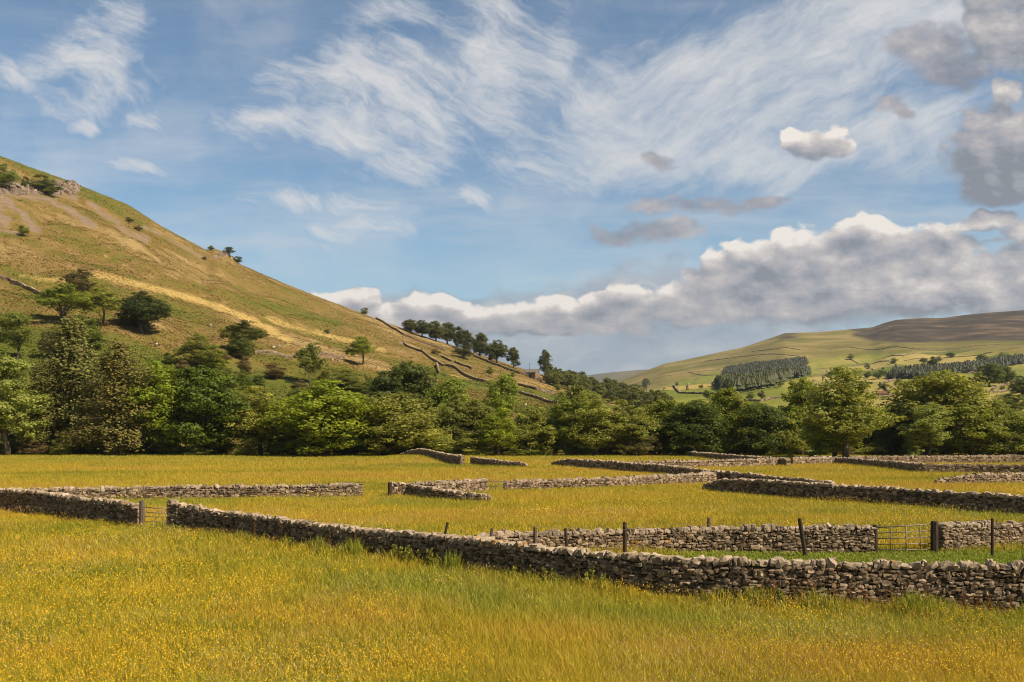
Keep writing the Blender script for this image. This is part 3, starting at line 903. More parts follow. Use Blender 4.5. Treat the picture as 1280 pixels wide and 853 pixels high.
def stones_mesh(name, specs, lvl, material, parent, extra=None):
    """specs: rows x,y,z, half length, half depth, half height, yaw, roll, tint"""
    sp = np.array(specs, float)
    tv, tf = TEMPL[lvl]
    n_ = len(sp); k = len(tv)
    v = np.repeat(tv[None], n_, 0)
    v = v + rs.normal(0, 0.13 if lvl == 2 else 0.10, v.shape)
    v = v * sp[:, None, 3:6]
    cr, sr = np.cos(sp[:, 7])[:, None], np.sin(sp[:, 7])[:, None]
    x, z = v[..., 0] * cr - v[..., 2] * sr, v[..., 0] * sr + v[..., 2] * cr
    cy, sy = np.cos(sp[:, 6])[:, None], np.sin(sp[:, 6])[:, None]
    y = v[..., 1]
    v = np.stack([x * cy - y * sy + sp[:, None, 0], x * sy + y * cy + sp[:, None, 1], z + sp[:, None, 2]], -1).reshape(-1, 3)
    f = (tf[None] + (np.arange(n_) * k)[:, None, None]).reshape(-1, 4)
    t = np.repeat(sp[:, 8], k)
    if extra is not None:
        ev, ef = extra
        f = np.concatenate([f, np.asarray(ef) + len(v)]); v = np.concatenate([v, ev]); t = np.concatenate([t, np.full(len(ev), 0.16)])
    return mesh_np(name, v, [f], material, {'tint': t}, False, parent)


def dry_wall(pts, hts, label, size=1.0, lvl=2, group=None, ruin=0.0, half=0.30):
    """pts: ground places (x,y,z) in a line, hts: wall height at each"""
    pts = np.array(pts, float); hts = np.array(hts, float)
    seg = np.hypot(*np.diff(pts[:, :2], axis=0).T); cum = np.concatenate([[0], np.cumsum(seg)])
    L = cum[-1]
    def at(s):
        return np.array([np.interp(s, cum, pts[:, 0]), np.interp(s, cum, pts[:, 1])])
    def hh(s): return np.interp(s, cum, hts)
    wob = lambda s: 0.10 * vnoise(s / 6.0, len(label), 5)
    # places along, finely sampled ground
    ns = max(int(L / 1.0), 2) + 1
    ss = np.linspace(0, L, ns)
    cx = np.array([at(s) for s in ss])
    gzv = np.array([gz(x_, y_) if y_ > 1 else 0 for x_, y_ in cx])
    def zg(s): return np.interp(s, ss, gzv)
    def frame(s):
        a, b = at(max(s - 0.5, 0)), at(min(s + 0.5, L))
        t = (b - a) / (np.linalg.norm(b - a) + 1e-9)
        return at(s), t, np.array([-t[1], t[0]])
    c0 = at(0); root = empty('dry_stone_wall', (0, 0, 0), label, 'stone wall', group); root['kind'] = 'thing'
    base = np.array([c0[0], c0[1], zg(0)])
    root.location = base
    body, cope = [], []
    ch0 = 0.125 * size
    cope_h = 0.22 * (0.75 + 0.25 * size)
    hmax = hts.max()
    for side in (-1, 1):
        z = -0.08
        while z < hmax:
            ch = ch0 * rs.uniform(0.7, 1.35) * (1.15 if z < 0.3 else 1.0)
            s = rs.uniform(-0.1, 0.1)
            while s < L:
                ln = 0.20 * size * rs.uniform(0.5, 1.75)
                sm = min(max(s + ln / 2, 0.1), L - 0.1)
                h = hh(sm) + 0.35 * float(wob(sm)) - cope_h * 0.8
                if z + ch * 0.6 < h:
                    c_, t, nv = frame(sm)
                    wz = half - 0.10 * z / 1.5
                    dep = rs.uniform(0.10, 0.17)
                    off = side * (wz - dep * 0.55 + rs.uniform(-0.035, 0.035))
                    p_ = c_ + nv * off
                    body.append((p_[0], p_[1], zg(sm) + z + ch / 2 + rs.uniform(-0.035, 0.035) * size, ln / 2 * 1.06, dep, ch / 2 * rs.uniform(0.7, 1.45),
                                 math.atan2(t[1], t[0]) + rs.normal(0, 0.10), rs.normal(0, 0.09), np.clip(rs.normal(0.52, 0.27), 0.1, 1)))
                s += ln
            z += ch
    # end faces
    for s_end in (0.12, L - 0.12):
        z = -0.05
        while z < hh(s_end) - cope_h * 0.8:
            ch = ch0 * rs.uniform(1.0, 1.6)
            c_, t, nv = frame(s_end)
            for q in (-0.5, 0.5) if rs.rand() < 0.5 else (0.0,):
                p_ = c_ + nv * q * half * 0.9
                body.append((p_[0], p_[1], zg(s_end) + z + ch / 2, 0.2, half * (0.5 if q else 0.95), ch / 2 * 1.03, math.atan2(t[1], t[0]) + rs.normal(0, 0.05),
                             rs.normal(0, 0.04), np.clip(rs.normal(0.6, 0.2), 0.1, 1)))
            z += ch
    # coping: rough stones set on edge, overlapping
    s = 0.05
    while s < L - 0.05:
        ln = 0.24 * size * rs.uniform(0.5, 1.7)
        sm = s + ln / 2
        if sm > L: break
        c_, t, nv = frame(sm)
        h = hh(sm) + 0.35 * float(wob(sm))
        k_ = cope_h * rs.uniform(0.6, 1.35)
        if rs.rand() > ruin and h > 0.25:
            for q in ((-1, 1) if rs.rand() < 0.45 else (0,)):
                wd = half * (0.50 if q else 0.95) * rs.uniform(0.85, 1.1)
                p_ = c_ + nv * q * half * 0.42
                cope.append((p_[0], p_[1], zg(sm) + h - cope_h * 0.85 + k_ / 2, ln / 2 * 1.12, wd, k_ / 2 * 1.1,
                             math.atan2(t[1], t[0]) + rs.normal(0, 0.22), rs.normal(0, 0.30), np.clip(rs.normal(0.55, 0.25), 0, 1)))
        s += ln
    # hearting that fills the middle
    ev, ef = [], []
    for k, s in enumerate(ss):
        c_, t, nv = frame(s)
        h = max(hh(s) + 0.35 * float(wob(s)) - cope_h * 0.75, 0.05)
        if k == 0: c_ = c_ + t * 0.15
        if k == ns - 1: c_ = c_ - t * 0.15
        for q, zz, wz in ((-1, -0.3, half - 0.11), (1, -0.3, half - 0.11), (1, h, half - 0.19), (-1, h, half - 0.19)):
            p_ = c_ + nv * q * wz
            ev.append((p_[0], p_[1], zg(s) + zz))
    for k in range(ns - 1):
        for a_ in range(4):
            b_ = (a_ + 1) % 4
            ef.append((k * 4 + a_, k * 4 + b_, k * 4 + 4 + b_, k * 4 + 4 + a_))
    ef.append((0, 3, 2, 1)); e = (ns - 1) * 4; ef.append((e, e + 1, e + 2, e + 3))
    def rel(a_):
        a_ = np.array(a_, float); a_[:, :3] -= base; return a_
    ev = np.array(ev) - base
    if body: stones_mesh('wall_body', rel(body), lvl, M_stone, root, (ev, np.array(ef)))
    else: mesh_np('wall_body', ev, [np.array(ef)], M_stone, {'tint': np.full(len(ev), 0.4)}, False, root)
    if cope: stones_mesh('coping', rel(cope), lvl, M_cope, root)
    return root


def wall_px(spec, label, size=1.0, lvl=2, grass=0.26, group=None, ruin=0.0, half=0.30):
    """spec rows: column, row of the wall top, and either the row where it meets the grass or ('d', depth)"""
    pts, hts = [], []
    for (px, top, base) in spec:
        if isinstance(base, tuple): Y = base[1]; X = (px - 640) / F * Y; z = gz(X, Y)
        else:
            X, Y, z = hit(px, base, lift=grass)
        pts.append((X, Y, z)); hts.append(max(EYE + (HZ - top) / F * Y - z, 0.15))
    return dry_wall(pts, hts, label, size, lvl, group, ruin, half)


wall_px([(213, 626, 661), (235, 633, 663), (300, 641, 669), (400, 655, 682), (450, 661, 689), (540, 668, 702), (600, 675, 711), (660, 682, 719),
         (760, 692, 731), (850, 697, 741), (930, 700, 747), (1030, 702, 753), (1160, 704, 759), (1290, 704, 764), (1420, 703, 768)],
        'long dark dry stone wall sweeping from the small left gate to the lower right edge', 0.9, 2)
wall_px([(-80, 603, 624), (0, 611, 633), (60, 616, 641), (100, 622, 648), (172, 630, 657)],
        'short dry stone wall at the left edge ending at the wooden gate post', 1.0, 2)
wall_px([(575, 676, ('d', 44.5)), (610, 666, ('d', 45.6)), (700, 664, ('d', 47)), (800, 663, ('d', 48)), (880, 660, ('d', 48.5)), (950, 658, ('d', 48.3)), (1090, 657, ('d', 47.9))],
        'sunlit stone wall behind the leaning posts, running to the left of the five bar gate', 0.9, 2, grass=0.12)
wall_px([(1176, 654, 686), (1280, 654, 681), (1400, 652, 678)],
        'sunlit stone wall on the right of the five bar gate, running off the right edge', 0.9, 2, grass=0.12)
wall_px([(-20, 613, 621), (60, 611, 621), (200, 608, 620), (330, 607, 619), (452, 605, 617)],
        'low pale stone wall across the left field, behind the small left gate', 1.3, 2)
wall_px([(488, 604, 616), (540, 603, 615), (607, 599, 611)], 'short sunlit stone wall with a post at its left end, upper arm of the V', 1.3, 2)
wall_px([(503, 606, 614), (540, 610, 620.5), (575, 615.5, 622.5), (613, 620, 624)], 'shaded stone wall forming the lower arm of the V, sinking into the grass', 1.3, 2)
wall_px([(631, 601, 610), (700, 599.5, 607.5), (770, 597, 605), (893, 590.5, 600)], 'sunlit stone wall in mid field running right from the far hurdle', 1.4, 2)
wall_px([(881, 607, 609), (893, 602, 610), (908, 599, 612), (960, 601, 616), (1040, 606, 623), (1160, 613, 631), (1290, 621, 641), (1380, 626, 648)],
        'big dark stone wall dropping to the right edge across the middle field', 1.2, 2)
wall_px([(691, 578, 580), (710, 574, 581), (760, 577, 585), (840, 583, 591), (893, 589, 598), (960, 595, 603), (1040, 603, 609)],
        'long thin dark wall crossing the middle field diagonally to the big dark wall', 1.6, 1)
wall_px([(760, 578, 584), (850, 576, 583), (985, 573, 580)], 'pinkish sunlit wall behind the long thin dark wall', 1.6, 1)
wall_px([(500, 570, ('d', 200)), (513, 563, ('d', 196)), (525, 561.5, ('d', 191)), (545, 565, ('d', 180)), (578, 570, 580)],
        'humped dark wall below the trees, left of the small gap', 1.6, 1)
wall_px([(590, 572, 579), (620, 575, 581), (658, 579.5, 582)], 'dark tapering wall below the trees, right of the small gap', 1.6, 1)
wall_px([(862, 565, 569), (900, 568, 573), (940, 571, 577), (985, 574, 581)], 'short dark wall under the right trees that meets the pinkish wall', 1.7, 1)
wall_px([(990, 572, 579), (1045, 572, 578)], 'very short pale wall beside the dark wall corner under the big right tree', 1.7, 1)
wall_px([(1018, 571, 576), (1060, 573, 579), (1100, 576, 582), (1150, 580, 588), (1220, 581, 589), (1300, 582, 590)],
        'dark sagging wall at right, in front of the pale boundary wall below the trees', 1.6, 1)
wall_px([(1062, 571, 577.5), (1160, 570, 577), (1300, 569.5, 576.5)], 'pale boundary wall along the foot of the right hand trees', 1.7, 1)
wall_px([(1170, 600, 602), (1190, 596.5, 602), (1215, 593, 602), (1300, 590, 600)], 'short dark wall rising to the right edge above the big dark wall', 1.4, 2)


def hill_wall(places, label, h=1.5, size=2.6, ymin=250):
    pts = [hit(px, py, ymin) for px, py in places]
    # keep the line honest on the slope: more places in between
    P_ = [pts[0]]
    for a, b in zip(pts[:-1], pts[1:]):
        for q in (0.33, 0.67, 1.0):
            m_ = a + (b - a) * q
            P_.append(m_)
    return dry_wall(P_, [h] * len(P_), label, size, 1, None, 0.1, 0.42)


hill_wall([(-20, 342), (10, 352), (30, 361), (57, 370)], 'stone wall on the hillside at the left edge above the thorn trees', 1.6)
hill_wall([(470, 399), (490, 411), (505, 420), (530, 430), (556, 439)], 'long dark wall descending the hill shoulder left of the ridge trees', 1.6)
hill_wall([(505, 430), (530, 443), (548, 455), (575, 466), (600, 477), (612, 481)], 'lower dark wall running down the hill below the ridge trees', 1.6)
hill_wall([(552, 447), (565, 453)], 'very short dark wall fragment on the slope below the ridge trees', 1.6)
hill_wall([(569, 454), (590, 462)], 'second dark wall fragment, right of the shortest one on the slope', 1.6)
hill_wall([(546, 457), (550, 468)], 'tumbled stone wall spur dropping from the lower hill wall', 1.8)
hill_wall([(648, 482), (670, 488), (692, 493)], 'stone wall in the hill pasture just below the field barn', 1.6)
hill_wall([(641, 490), (665, 497), (697, 505)], 'lowest stone wall in the hill pasture below the field barn', 1.6)
hill_wall([(318, 443), (350, 446), (385, 447), (430, 448)], 'ruined pale wall across the lower hill, right of the bushy thorn', 1.2)
hill_wall([(592, 446), (620, 457), (650, 468), (700, 484), (750, 496)], 'wall along the ridge edge from the last ridge trees past the barn', 1.8)

# ------------------------------------------------------------------ trees
def crown_mesh(seed, kind):
    r_ = np.random.RandomState(seed)
    H, Wd = 15.0, 11.0
    lobes = []
    if kind == 'round':
        nl, zc, rz, rr = 19, 0.50, 0.49, 0.50
    elif kind == 'ash':
        nl, zc, rz, rr = 22, 0.52, 0.47, 0.48
    elif kind == 'oval':
        nl, zc, rz, rr = 19, 0.50, 0.49, 0.49
    elif kind == 'thorn':
        nl, zc, rz, rr = 14, 0.57, 0.41, 0.49
    else:  # shrub
        nl, zc, rz, rr = 11, 0.46, 0.50, 0.5
    lr = {'round': 0.23, 'ash': 0.17, 'oval': 0.20, 'thorn': 0.19, 'shrub': 0.22}[kind]
    for k in range(nl):
        d = r_.normal(0, 1, 3); d /= np.linalg.norm(d)
        if kind == 'thorn' and d[2] < -0.6: d[2] *= -0.6
        q = r_.uniform(0.45, 1.0) ** 0.6
        R0 = Wd * lr * r_.uniform(0.75, 1.25)
        taper = 1.0 if kind in ('round', 'shrub', 'thorn') else (1.0 - 0.40 * max(d[2], 0))
        c_ = np.array([d[0] * (Wd * rr - R0 * 0.85) * q * taper, d[1] * (Wd * rr - R0 * 0.85) * q * taper, H * zc + d[2] * (H * rz - R0 * 0.75) * q])
        lobes.append((c_, R0))
    lobes.append((np.array([0, 0, H * zc]), Wd * lr * 1.2))
    lobes.append((np.array([r_.normal(0, 0.5), r_.normal(0, .5), H * (zc + rz) - Wd * lr * 0.8]), Wd * lr * 0.85))
    dens = {'round': 1.0, 'ash': 0.8, 'oval': 0.9, 'thorn': 0.75, 'shrub': 0.9}[kind]
    pts, nrm, tint, size = [], [], [], []
    for c_, R0 in lobes:
        nc = int(17 * dens)
        for j in range(nc):
            d = r_.normal(0, 1, 3); d[2] += 0.25; d /= np.linalg.norm(d)
            cc = c_ + d * R0 * r_.uniform(0.55, 1.05) * np.array([1, 1, 0.85])
            cr = R0 * r_.uniform(0.30, 0.52)
            tn = np.clip(r_.normal(0.5, 0.17), 0, 1)
            m_ = int(r_.uniform(42, 74) * dens)
            e = r_.normal(0, 1, (m_, 3)); e[:, 2] += 0.25; e /= np.linalg.norm(e, axis=1)[:, None]
            rad_ = cr * r_.uniform(0.45, 1.1, m_)[:, None]
            pts.append(cc + e * rad_ * np.array([1, 1, 0.7]))
            nrm.append(e * 0.8 + d * 0.55 + r_.normal(0, 0.42, (m_, 3)))
            tint.append(np.clip(tn + r_.normal(0, 0.13, m_), 0, 1))
            size.append(r_.uniform(0.13, 0.26, m_) * (1.0 if kind != 'ash' else 0.88))
    pts = np.concatenate(pts); nrm = np.concatenate(nrm); tint = np.concatenate(tint); size = np.concatenate(size)
    ok = pts[:, 2] > 0.25
    return leaf_quads(pts[ok], nrm[ok], tint[ok], size[ok], r_), lobes


def leaf_quads(pts, nrm, tint, size, r_):
    nrm = nrm / (np.linalg.norm(nrm, axis=1)[:, None] + 1e-9)
    n_ = len(pts)
    rnd = r_.normal(0, 1, (n_, 3))
    a = np.cross(nrm, rnd); a /= np.linalg.norm(a, axis=1)[:, None] + 1e-9
    b = np.cross(nrm, a)
    sa_, sb = size[:, None], size[:, None] * r_.uniform(0.55, 1.0, n_)[:, None]
    bend = nrm * size[:, None] * r_.uniform(-0.2, 0.35, n_)[:, None]
    v = np.stack([pts - a * sa_, pts - b * sb * 0.8 + bend, pts + a * sa_, pts + b * sb + bend], 1).reshape(-1, 3)
    k = np.arange(n_) * 4
    f = np.stack([k, k + 1, k + 2, k + 3], 1)
    return v, f, np.repeat(tint, 4)


def trunk_mesh(lobes, seed, kind):
    r_ = np.random.RandomState(seed + 500)
    mb = MB()
    top = 15 * (0.62 if kind != 'shrub' else 0.4)
    r0 = {'round': 0.42, 'ash': 0.34, 'oval': 0.36, 'thorn': 0.26, 'shrub': 0.16}[kind]
    zs = np.linspace(-0.4, top, 7)
    wob = np.cumsum(r_.normal(0, 0.16, (7, 2)), 0)
    pth = np.stack([wob[:, 0], wob[:, 1], zs], 1)
    mb.tube(pth, np.linspace(r0, r0 * 0.3, 7) * np.array([1.35, 1.05, 1, 1, 1, 1, 1]), 8)
    for c_, R0 in lobes[:12]:
        k = int(r_.randint(2, 5)) if kind != 'shrub' else 1
        a = pth[k]
        m_ = a * 0.5 + c_ * 0.5 + np.array([0, 0, 0.5]) + r_.normal(0, 0.25, 3)
        mb.tube([a, m_, c_], [r0 * 0.38, r0 * 0.22, r0 * 0.08], 5)
    return mb


def larch_mesh(seed):
    r_ = np.random.RandomState(seed)
    H = 20.0
    mb = MB(); pts, nrm, tint, size = [], [], [], []
    zs = np.linspace(-0.4, H, 9); wob = np.cumsum(r_.normal(0, 0.12, (9, 2)), 0)
    path = np.stack([wob[:, 0], wob[:, 1], zs], 1)
    mb.tube(path, np.linspace(0.42, 0.05, 9), 8)
    z = 2.4
    while z < H - 0.3:
        t = z / H
        for k in range(r_.randint(4, 7)):
            az = r_.uniform(0, 2 * math.pi)
            ln = (4.9 * (1 - t) ** 0.55 + 0.5) * r_.uniform(0.45, 1.12) * (0.8 + 0.3 * math.sin(az * 2 + seed) + 0.2 * math.sin(z * 0.9 + az + seed))
            if t < 0.16: ln *= 0.75
            c0 = np.array([np.interp(z, zs, path[:, 0]), np.interp(z, zs, path[:, 1]), z])
            dr = np.array([math.cos(az), math.sin(az), 0])
            sag = r_.uniform(-0.15, 0.45) * ln
            q = np.linspace(0, 1, 5)
            br = c0 + dr * ln * q[:, None] + np.array([0, 0, 1]) * (-sag * q ** 1.5 + 0.25 * ln * np.clip(q - 0.6, 0, 1) ** 1.3)[:, None]
            mb.tube(br, np.linspace(0.09, 0.02, 5), 4, cap=False)
            side = np.cross(dr, [0, 0, 1])
            tn = np.clip(r_.normal(0.5, 0.15), 0, 1)
            m_ = int(105 * ln / 3)
            qq = r_.uniform(0.18, 1.05, m_)
            base = c0 + dr * ln * qq[:, None] + np.array([0, 0, 1]) * (-sag * qq ** 1.5 + 0.25 * ln * np.clip(qq - 0.6, 0, 1) ** 1.3)[:, None]
            wdt = 0.95 * np.sin(np.clip(qq, 0, 1) * math.pi * 0.85 + 0.25)
            p_ = base + side * (r_.normal(0, 0.6, m_) * wdt)[:, None] + np.array([0, 0, 1]) * (r_.normal(-0.25, 0.55, m_))[:, None]
            pts.append(p_); nrm.append(np.array([0, 0, 0.5]) + dr * 0.8 + r_.normal(0, 0.45, (m_, 3)))
            tint.append(np.clip(tn + r_.normal(0, 0.07, m_), 0, 1)); size.append(r_.uniform(0.10, 0.21, m_))
        z += r_.uniform(0.35, 0.65)
    return leaf_quads(np.concatenate(pts), np.concatenate(nrm), np.concatenate(tint), np.concatenate(size), r_), mb


PROTO = {}
KIND = {'round': 4, 'ash': 5, 'oval': 4, 'thorn': 4, 'shrub': 4, 'larch': 3}
DIM = {'round': (11, 15), 'ash': (10.6, 15), 'oval': (10.8, 15), 'thorn': (11, 15), 'shrub': (11.5, 15), 'larch': (10, 20)}
for kd, cnt in KIND.items():
    PROTO[kd] = []
    for q in range(cnt):
        sd = hash_seed = {'round': 100, 'ash': 200, 'oval': 300, 'thorn': 400, 'shrub': 500, 'larch': 600}[kd] + q * 7
        if kd == 'larch':
            (v, f, t_), mb = larch_mesh(sd)
        else:
            (v, f, t_), lob = crown_mesh(sd, kd)
            mb = trunk_mesh(lob, sd, kd)
        # true extents, so that trees can be set to the sizes seen
        wid = np.percentile(np.abs(v[:, :2]), 99.0) * 2; top = np.percentile(v[:, 2], 99.8)
        cr = mesh_np('crown', v, [f], M_needle if kd == 'larch' else M_leaf, {'tint': t_}, False, None, False)
        tk = mb.build('trunk', M_bark, None, True, False)
        PROTO[kd].append((cr, tk, wid, top))

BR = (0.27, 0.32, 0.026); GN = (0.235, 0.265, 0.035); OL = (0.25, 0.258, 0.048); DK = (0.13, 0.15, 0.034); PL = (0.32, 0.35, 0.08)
BN = (0.19, 0.178, 0.044); YO = (0.295, 0.30, 0.058); RB = (0.21, 0.15, 0.065); MD = (0.195, 0.22, 0.043)
count = {}


def tree(kind, px, Y, top, wpx, colr, label, group=None, name=None, cat=None, base=None, sink=0.0):
    """stands at depth Y (or where the ground is seen at row base), its tip at row top"""
    if base is not None:
        X, Y, z = hit(px, base, Y or 0)
    else:
        X = (px - 640) / F * Y; z = gz(X, Y)
    z -= sink
    H = EYE + (HZ - top) / F * Y - z
    Wm = wpx / F * Y
    k = count.get(kind, 0); count[kind] = k + 1
    cr0, tk0, wid, tp = PROTO[kind][k % len(PROTO[kind])]
    nm = name or {'larch': 'conifer_tree', 'shrub': 'shrub', 'thorn': 'thorn_tree'}.get(kind, 'tree')
    root = empty(nm, (X, Y, z), label, cat or ('shrub' if nm == 'shrub' else 'tree'), group, rs.uniform(0, 6.28))
    root.scale = (Wm / wid, Wm / wid, H / tp)
    jit = rs.normal(1, 0.07)
    for o0 in (tk0, cr0):
        c_ = o0.copy(); COL.objects.link(c_); c_.parent = root
        c_.color = (colr[0] * jit * rs.uniform(0.95, 1.05), colr[1] * jit, colr[2] * jit, 1)
    return root


FR = 'trees along the far edge of the meadow'
T = [
 ('ash', 10, 216, 444, 85, PL, 'pale green ash at the left end of the tree row, beside the brown conifers'),
 ('larch', 60, 224, 452, 72, BN, 'smaller brown conifer left of the tallest conifer, half behind it'),
 ('larch', 97, 226, 398, 105, BN, 'tallest dark brown conifer, standing above the whole tree row'),
 ('larch', 142, 215, 428, 98, (0.215, 0.19, 0.05), 'brown conifer with a bare trunk at its foot, right of the tallest conifer'),
 ('ash', 205, 219, 452, 80, BR, 'bright leafy tree touching the brown conifers on their right'),
 ('oval', 258, 218, 460, 90, (0.125, 0.165, 0.02), 'full green tree second to the right of the brown conifers'),
 ('ash', 322, 219, 484, 70, YO, 'narrow yellow-green tree left of the broad bright green dome'),
 ('round', 404, 214, 476, 125, BR, 'broadest bright green domed tree, its leaves reaching the grass'),
 ('round', 500, 216, 493, 105, OL, 'olive green domed tree right of the broad bright green dome'),
 ('round', 512, 262, 455, 78, DK, 'dark dense sycamore showing above the olive domed tree'),
 ('round', 478, 266, 469, 46, DK, 'smaller dark round tree at the left shoulder of the dark sycamore'),
 ('oval', 566, 250, 474, 62, GN, 'mid green tree right of the dark sycamore, rising behind the row'),
 ('round', 570, 228, 493, 58, MD, 'dusky green tree below and behind the humped wall'),
 ('ash', 628, 262, 468, 50, GN, 'slim grey-green ash rising above the row in front of the hill walls'),
 ('oval', 597, 226, 500, 52, OL, 'olive leafy tree left of the bright ash with the bare stem'),
 ('ash', 624, 214, 510, 50, BR, 'bright young ash with a clear dark stem, centre of the row'),
 ('shrub', 548, 217, 536, 46, YO, 'light yellow-green bush behind the humped wall'),
 ('shrub', 588, 216, 540, 50, OL, 'olive bush between the humped wall and the bright young ash'),
 ('oval', 668, 217, 510, 52, OL, 'olive tree with dark gaps just right of the bright young ash'),
 ('round', 722, 236, 483, 62, MD, 'dark green crown peeping out behind the twin bright trees'),
 ('ash', 708, 217, 500, 46, GN, 'mid green tree with a forked stem left of the tall bright one'),
 ('ash', 741, 216, 492, 62, YO, 'tall light olive tree right of centre, its stems visible'),
 ('ash', 785, 217, 500, 62, OL, 'olive brown tree left of the pair of dark green trees'),
 ('shrub', 806, 214, 538, 42, (0.16, 0.14, 0.05), 'dry beige bush at the foot of the olive brown tree'),
 ('oval', 826, 222, 499, 52, GN, 'leafy green tree immediately left of the dark shadowed sycamore'),
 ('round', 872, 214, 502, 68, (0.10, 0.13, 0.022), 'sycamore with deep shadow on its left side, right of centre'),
 ('oval', 912, 222, 486, 62, GN, 'taller green tree right of the shadowed sycamore'),
 ('round', 950, 216, 506, 62, (0.115, 0.14, 0.024), 'rounded green tree between the shadowed sycamore and the big right ash'),
 ('shrub', 984, 214, 523, 38, YO, 'beige green bushy tree just left of the big right ash'),
 ('ash', 1003, 219, 474, 56, GN, 'tall narrow tree joined to the left side of the big right ash'),
 ('ash', 1058, 196, 459, 92, YO, 'biggest ash in the row, light olive, standing forward at right'),
 ('round', 1042, 200, 500, 70, GN, 'lower green crown at the foot of the biggest ash'),
 ('round', 1112, 224, 508, 56, DK, 'dark shaded tree in the gap between the two largest right trees'),
 ('round', 1180, 220, 466, 112, YO, 'large domed yellowish tree second largest on the right'),
 ('ash', 1160, 210, 504, 58, PL, 'pale green tree in front of the large domed tree'),
 ('oval', 1216, 212, 500, 66, GN, 'dense green tree at the right foot of the large domed tree'),
 ('shrub', 1240, 214, 518, 44, (0.15, 0.145, 0.05), 'dull olive bushy tree, right edge of the domed group'),
 ('round', 1275, 214, 515, 60, GN, 'green tree cut by the right edge of the photo'),
 ('shrub', 1143, 208, 556, 16, PL, 'tiny pale bush at the foot of the trees by the pale boundary wall'),
]
for a in T:
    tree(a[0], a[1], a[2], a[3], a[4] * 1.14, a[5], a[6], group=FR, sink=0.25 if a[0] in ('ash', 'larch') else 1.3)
# half hidden second row and dark under-storey
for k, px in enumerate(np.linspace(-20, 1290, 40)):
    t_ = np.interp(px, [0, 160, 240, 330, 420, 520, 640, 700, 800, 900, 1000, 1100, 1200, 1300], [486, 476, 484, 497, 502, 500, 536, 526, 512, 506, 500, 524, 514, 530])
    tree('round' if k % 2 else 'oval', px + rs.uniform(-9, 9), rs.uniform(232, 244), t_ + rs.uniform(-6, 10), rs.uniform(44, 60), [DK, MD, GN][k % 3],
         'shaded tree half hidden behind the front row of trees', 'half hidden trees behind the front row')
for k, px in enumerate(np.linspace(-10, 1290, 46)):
    tree('shrub', px + rs.uniform(-8, 8), rs.uniform(215.5, 226), rs.uniform(541, 557), rs.uniform(28, 48), [MD, GN, RB, OL, MD][k % 5], sink=0.8, label='low shrub in the shade under the tree row', group='shrubs in the shade under the tree row')
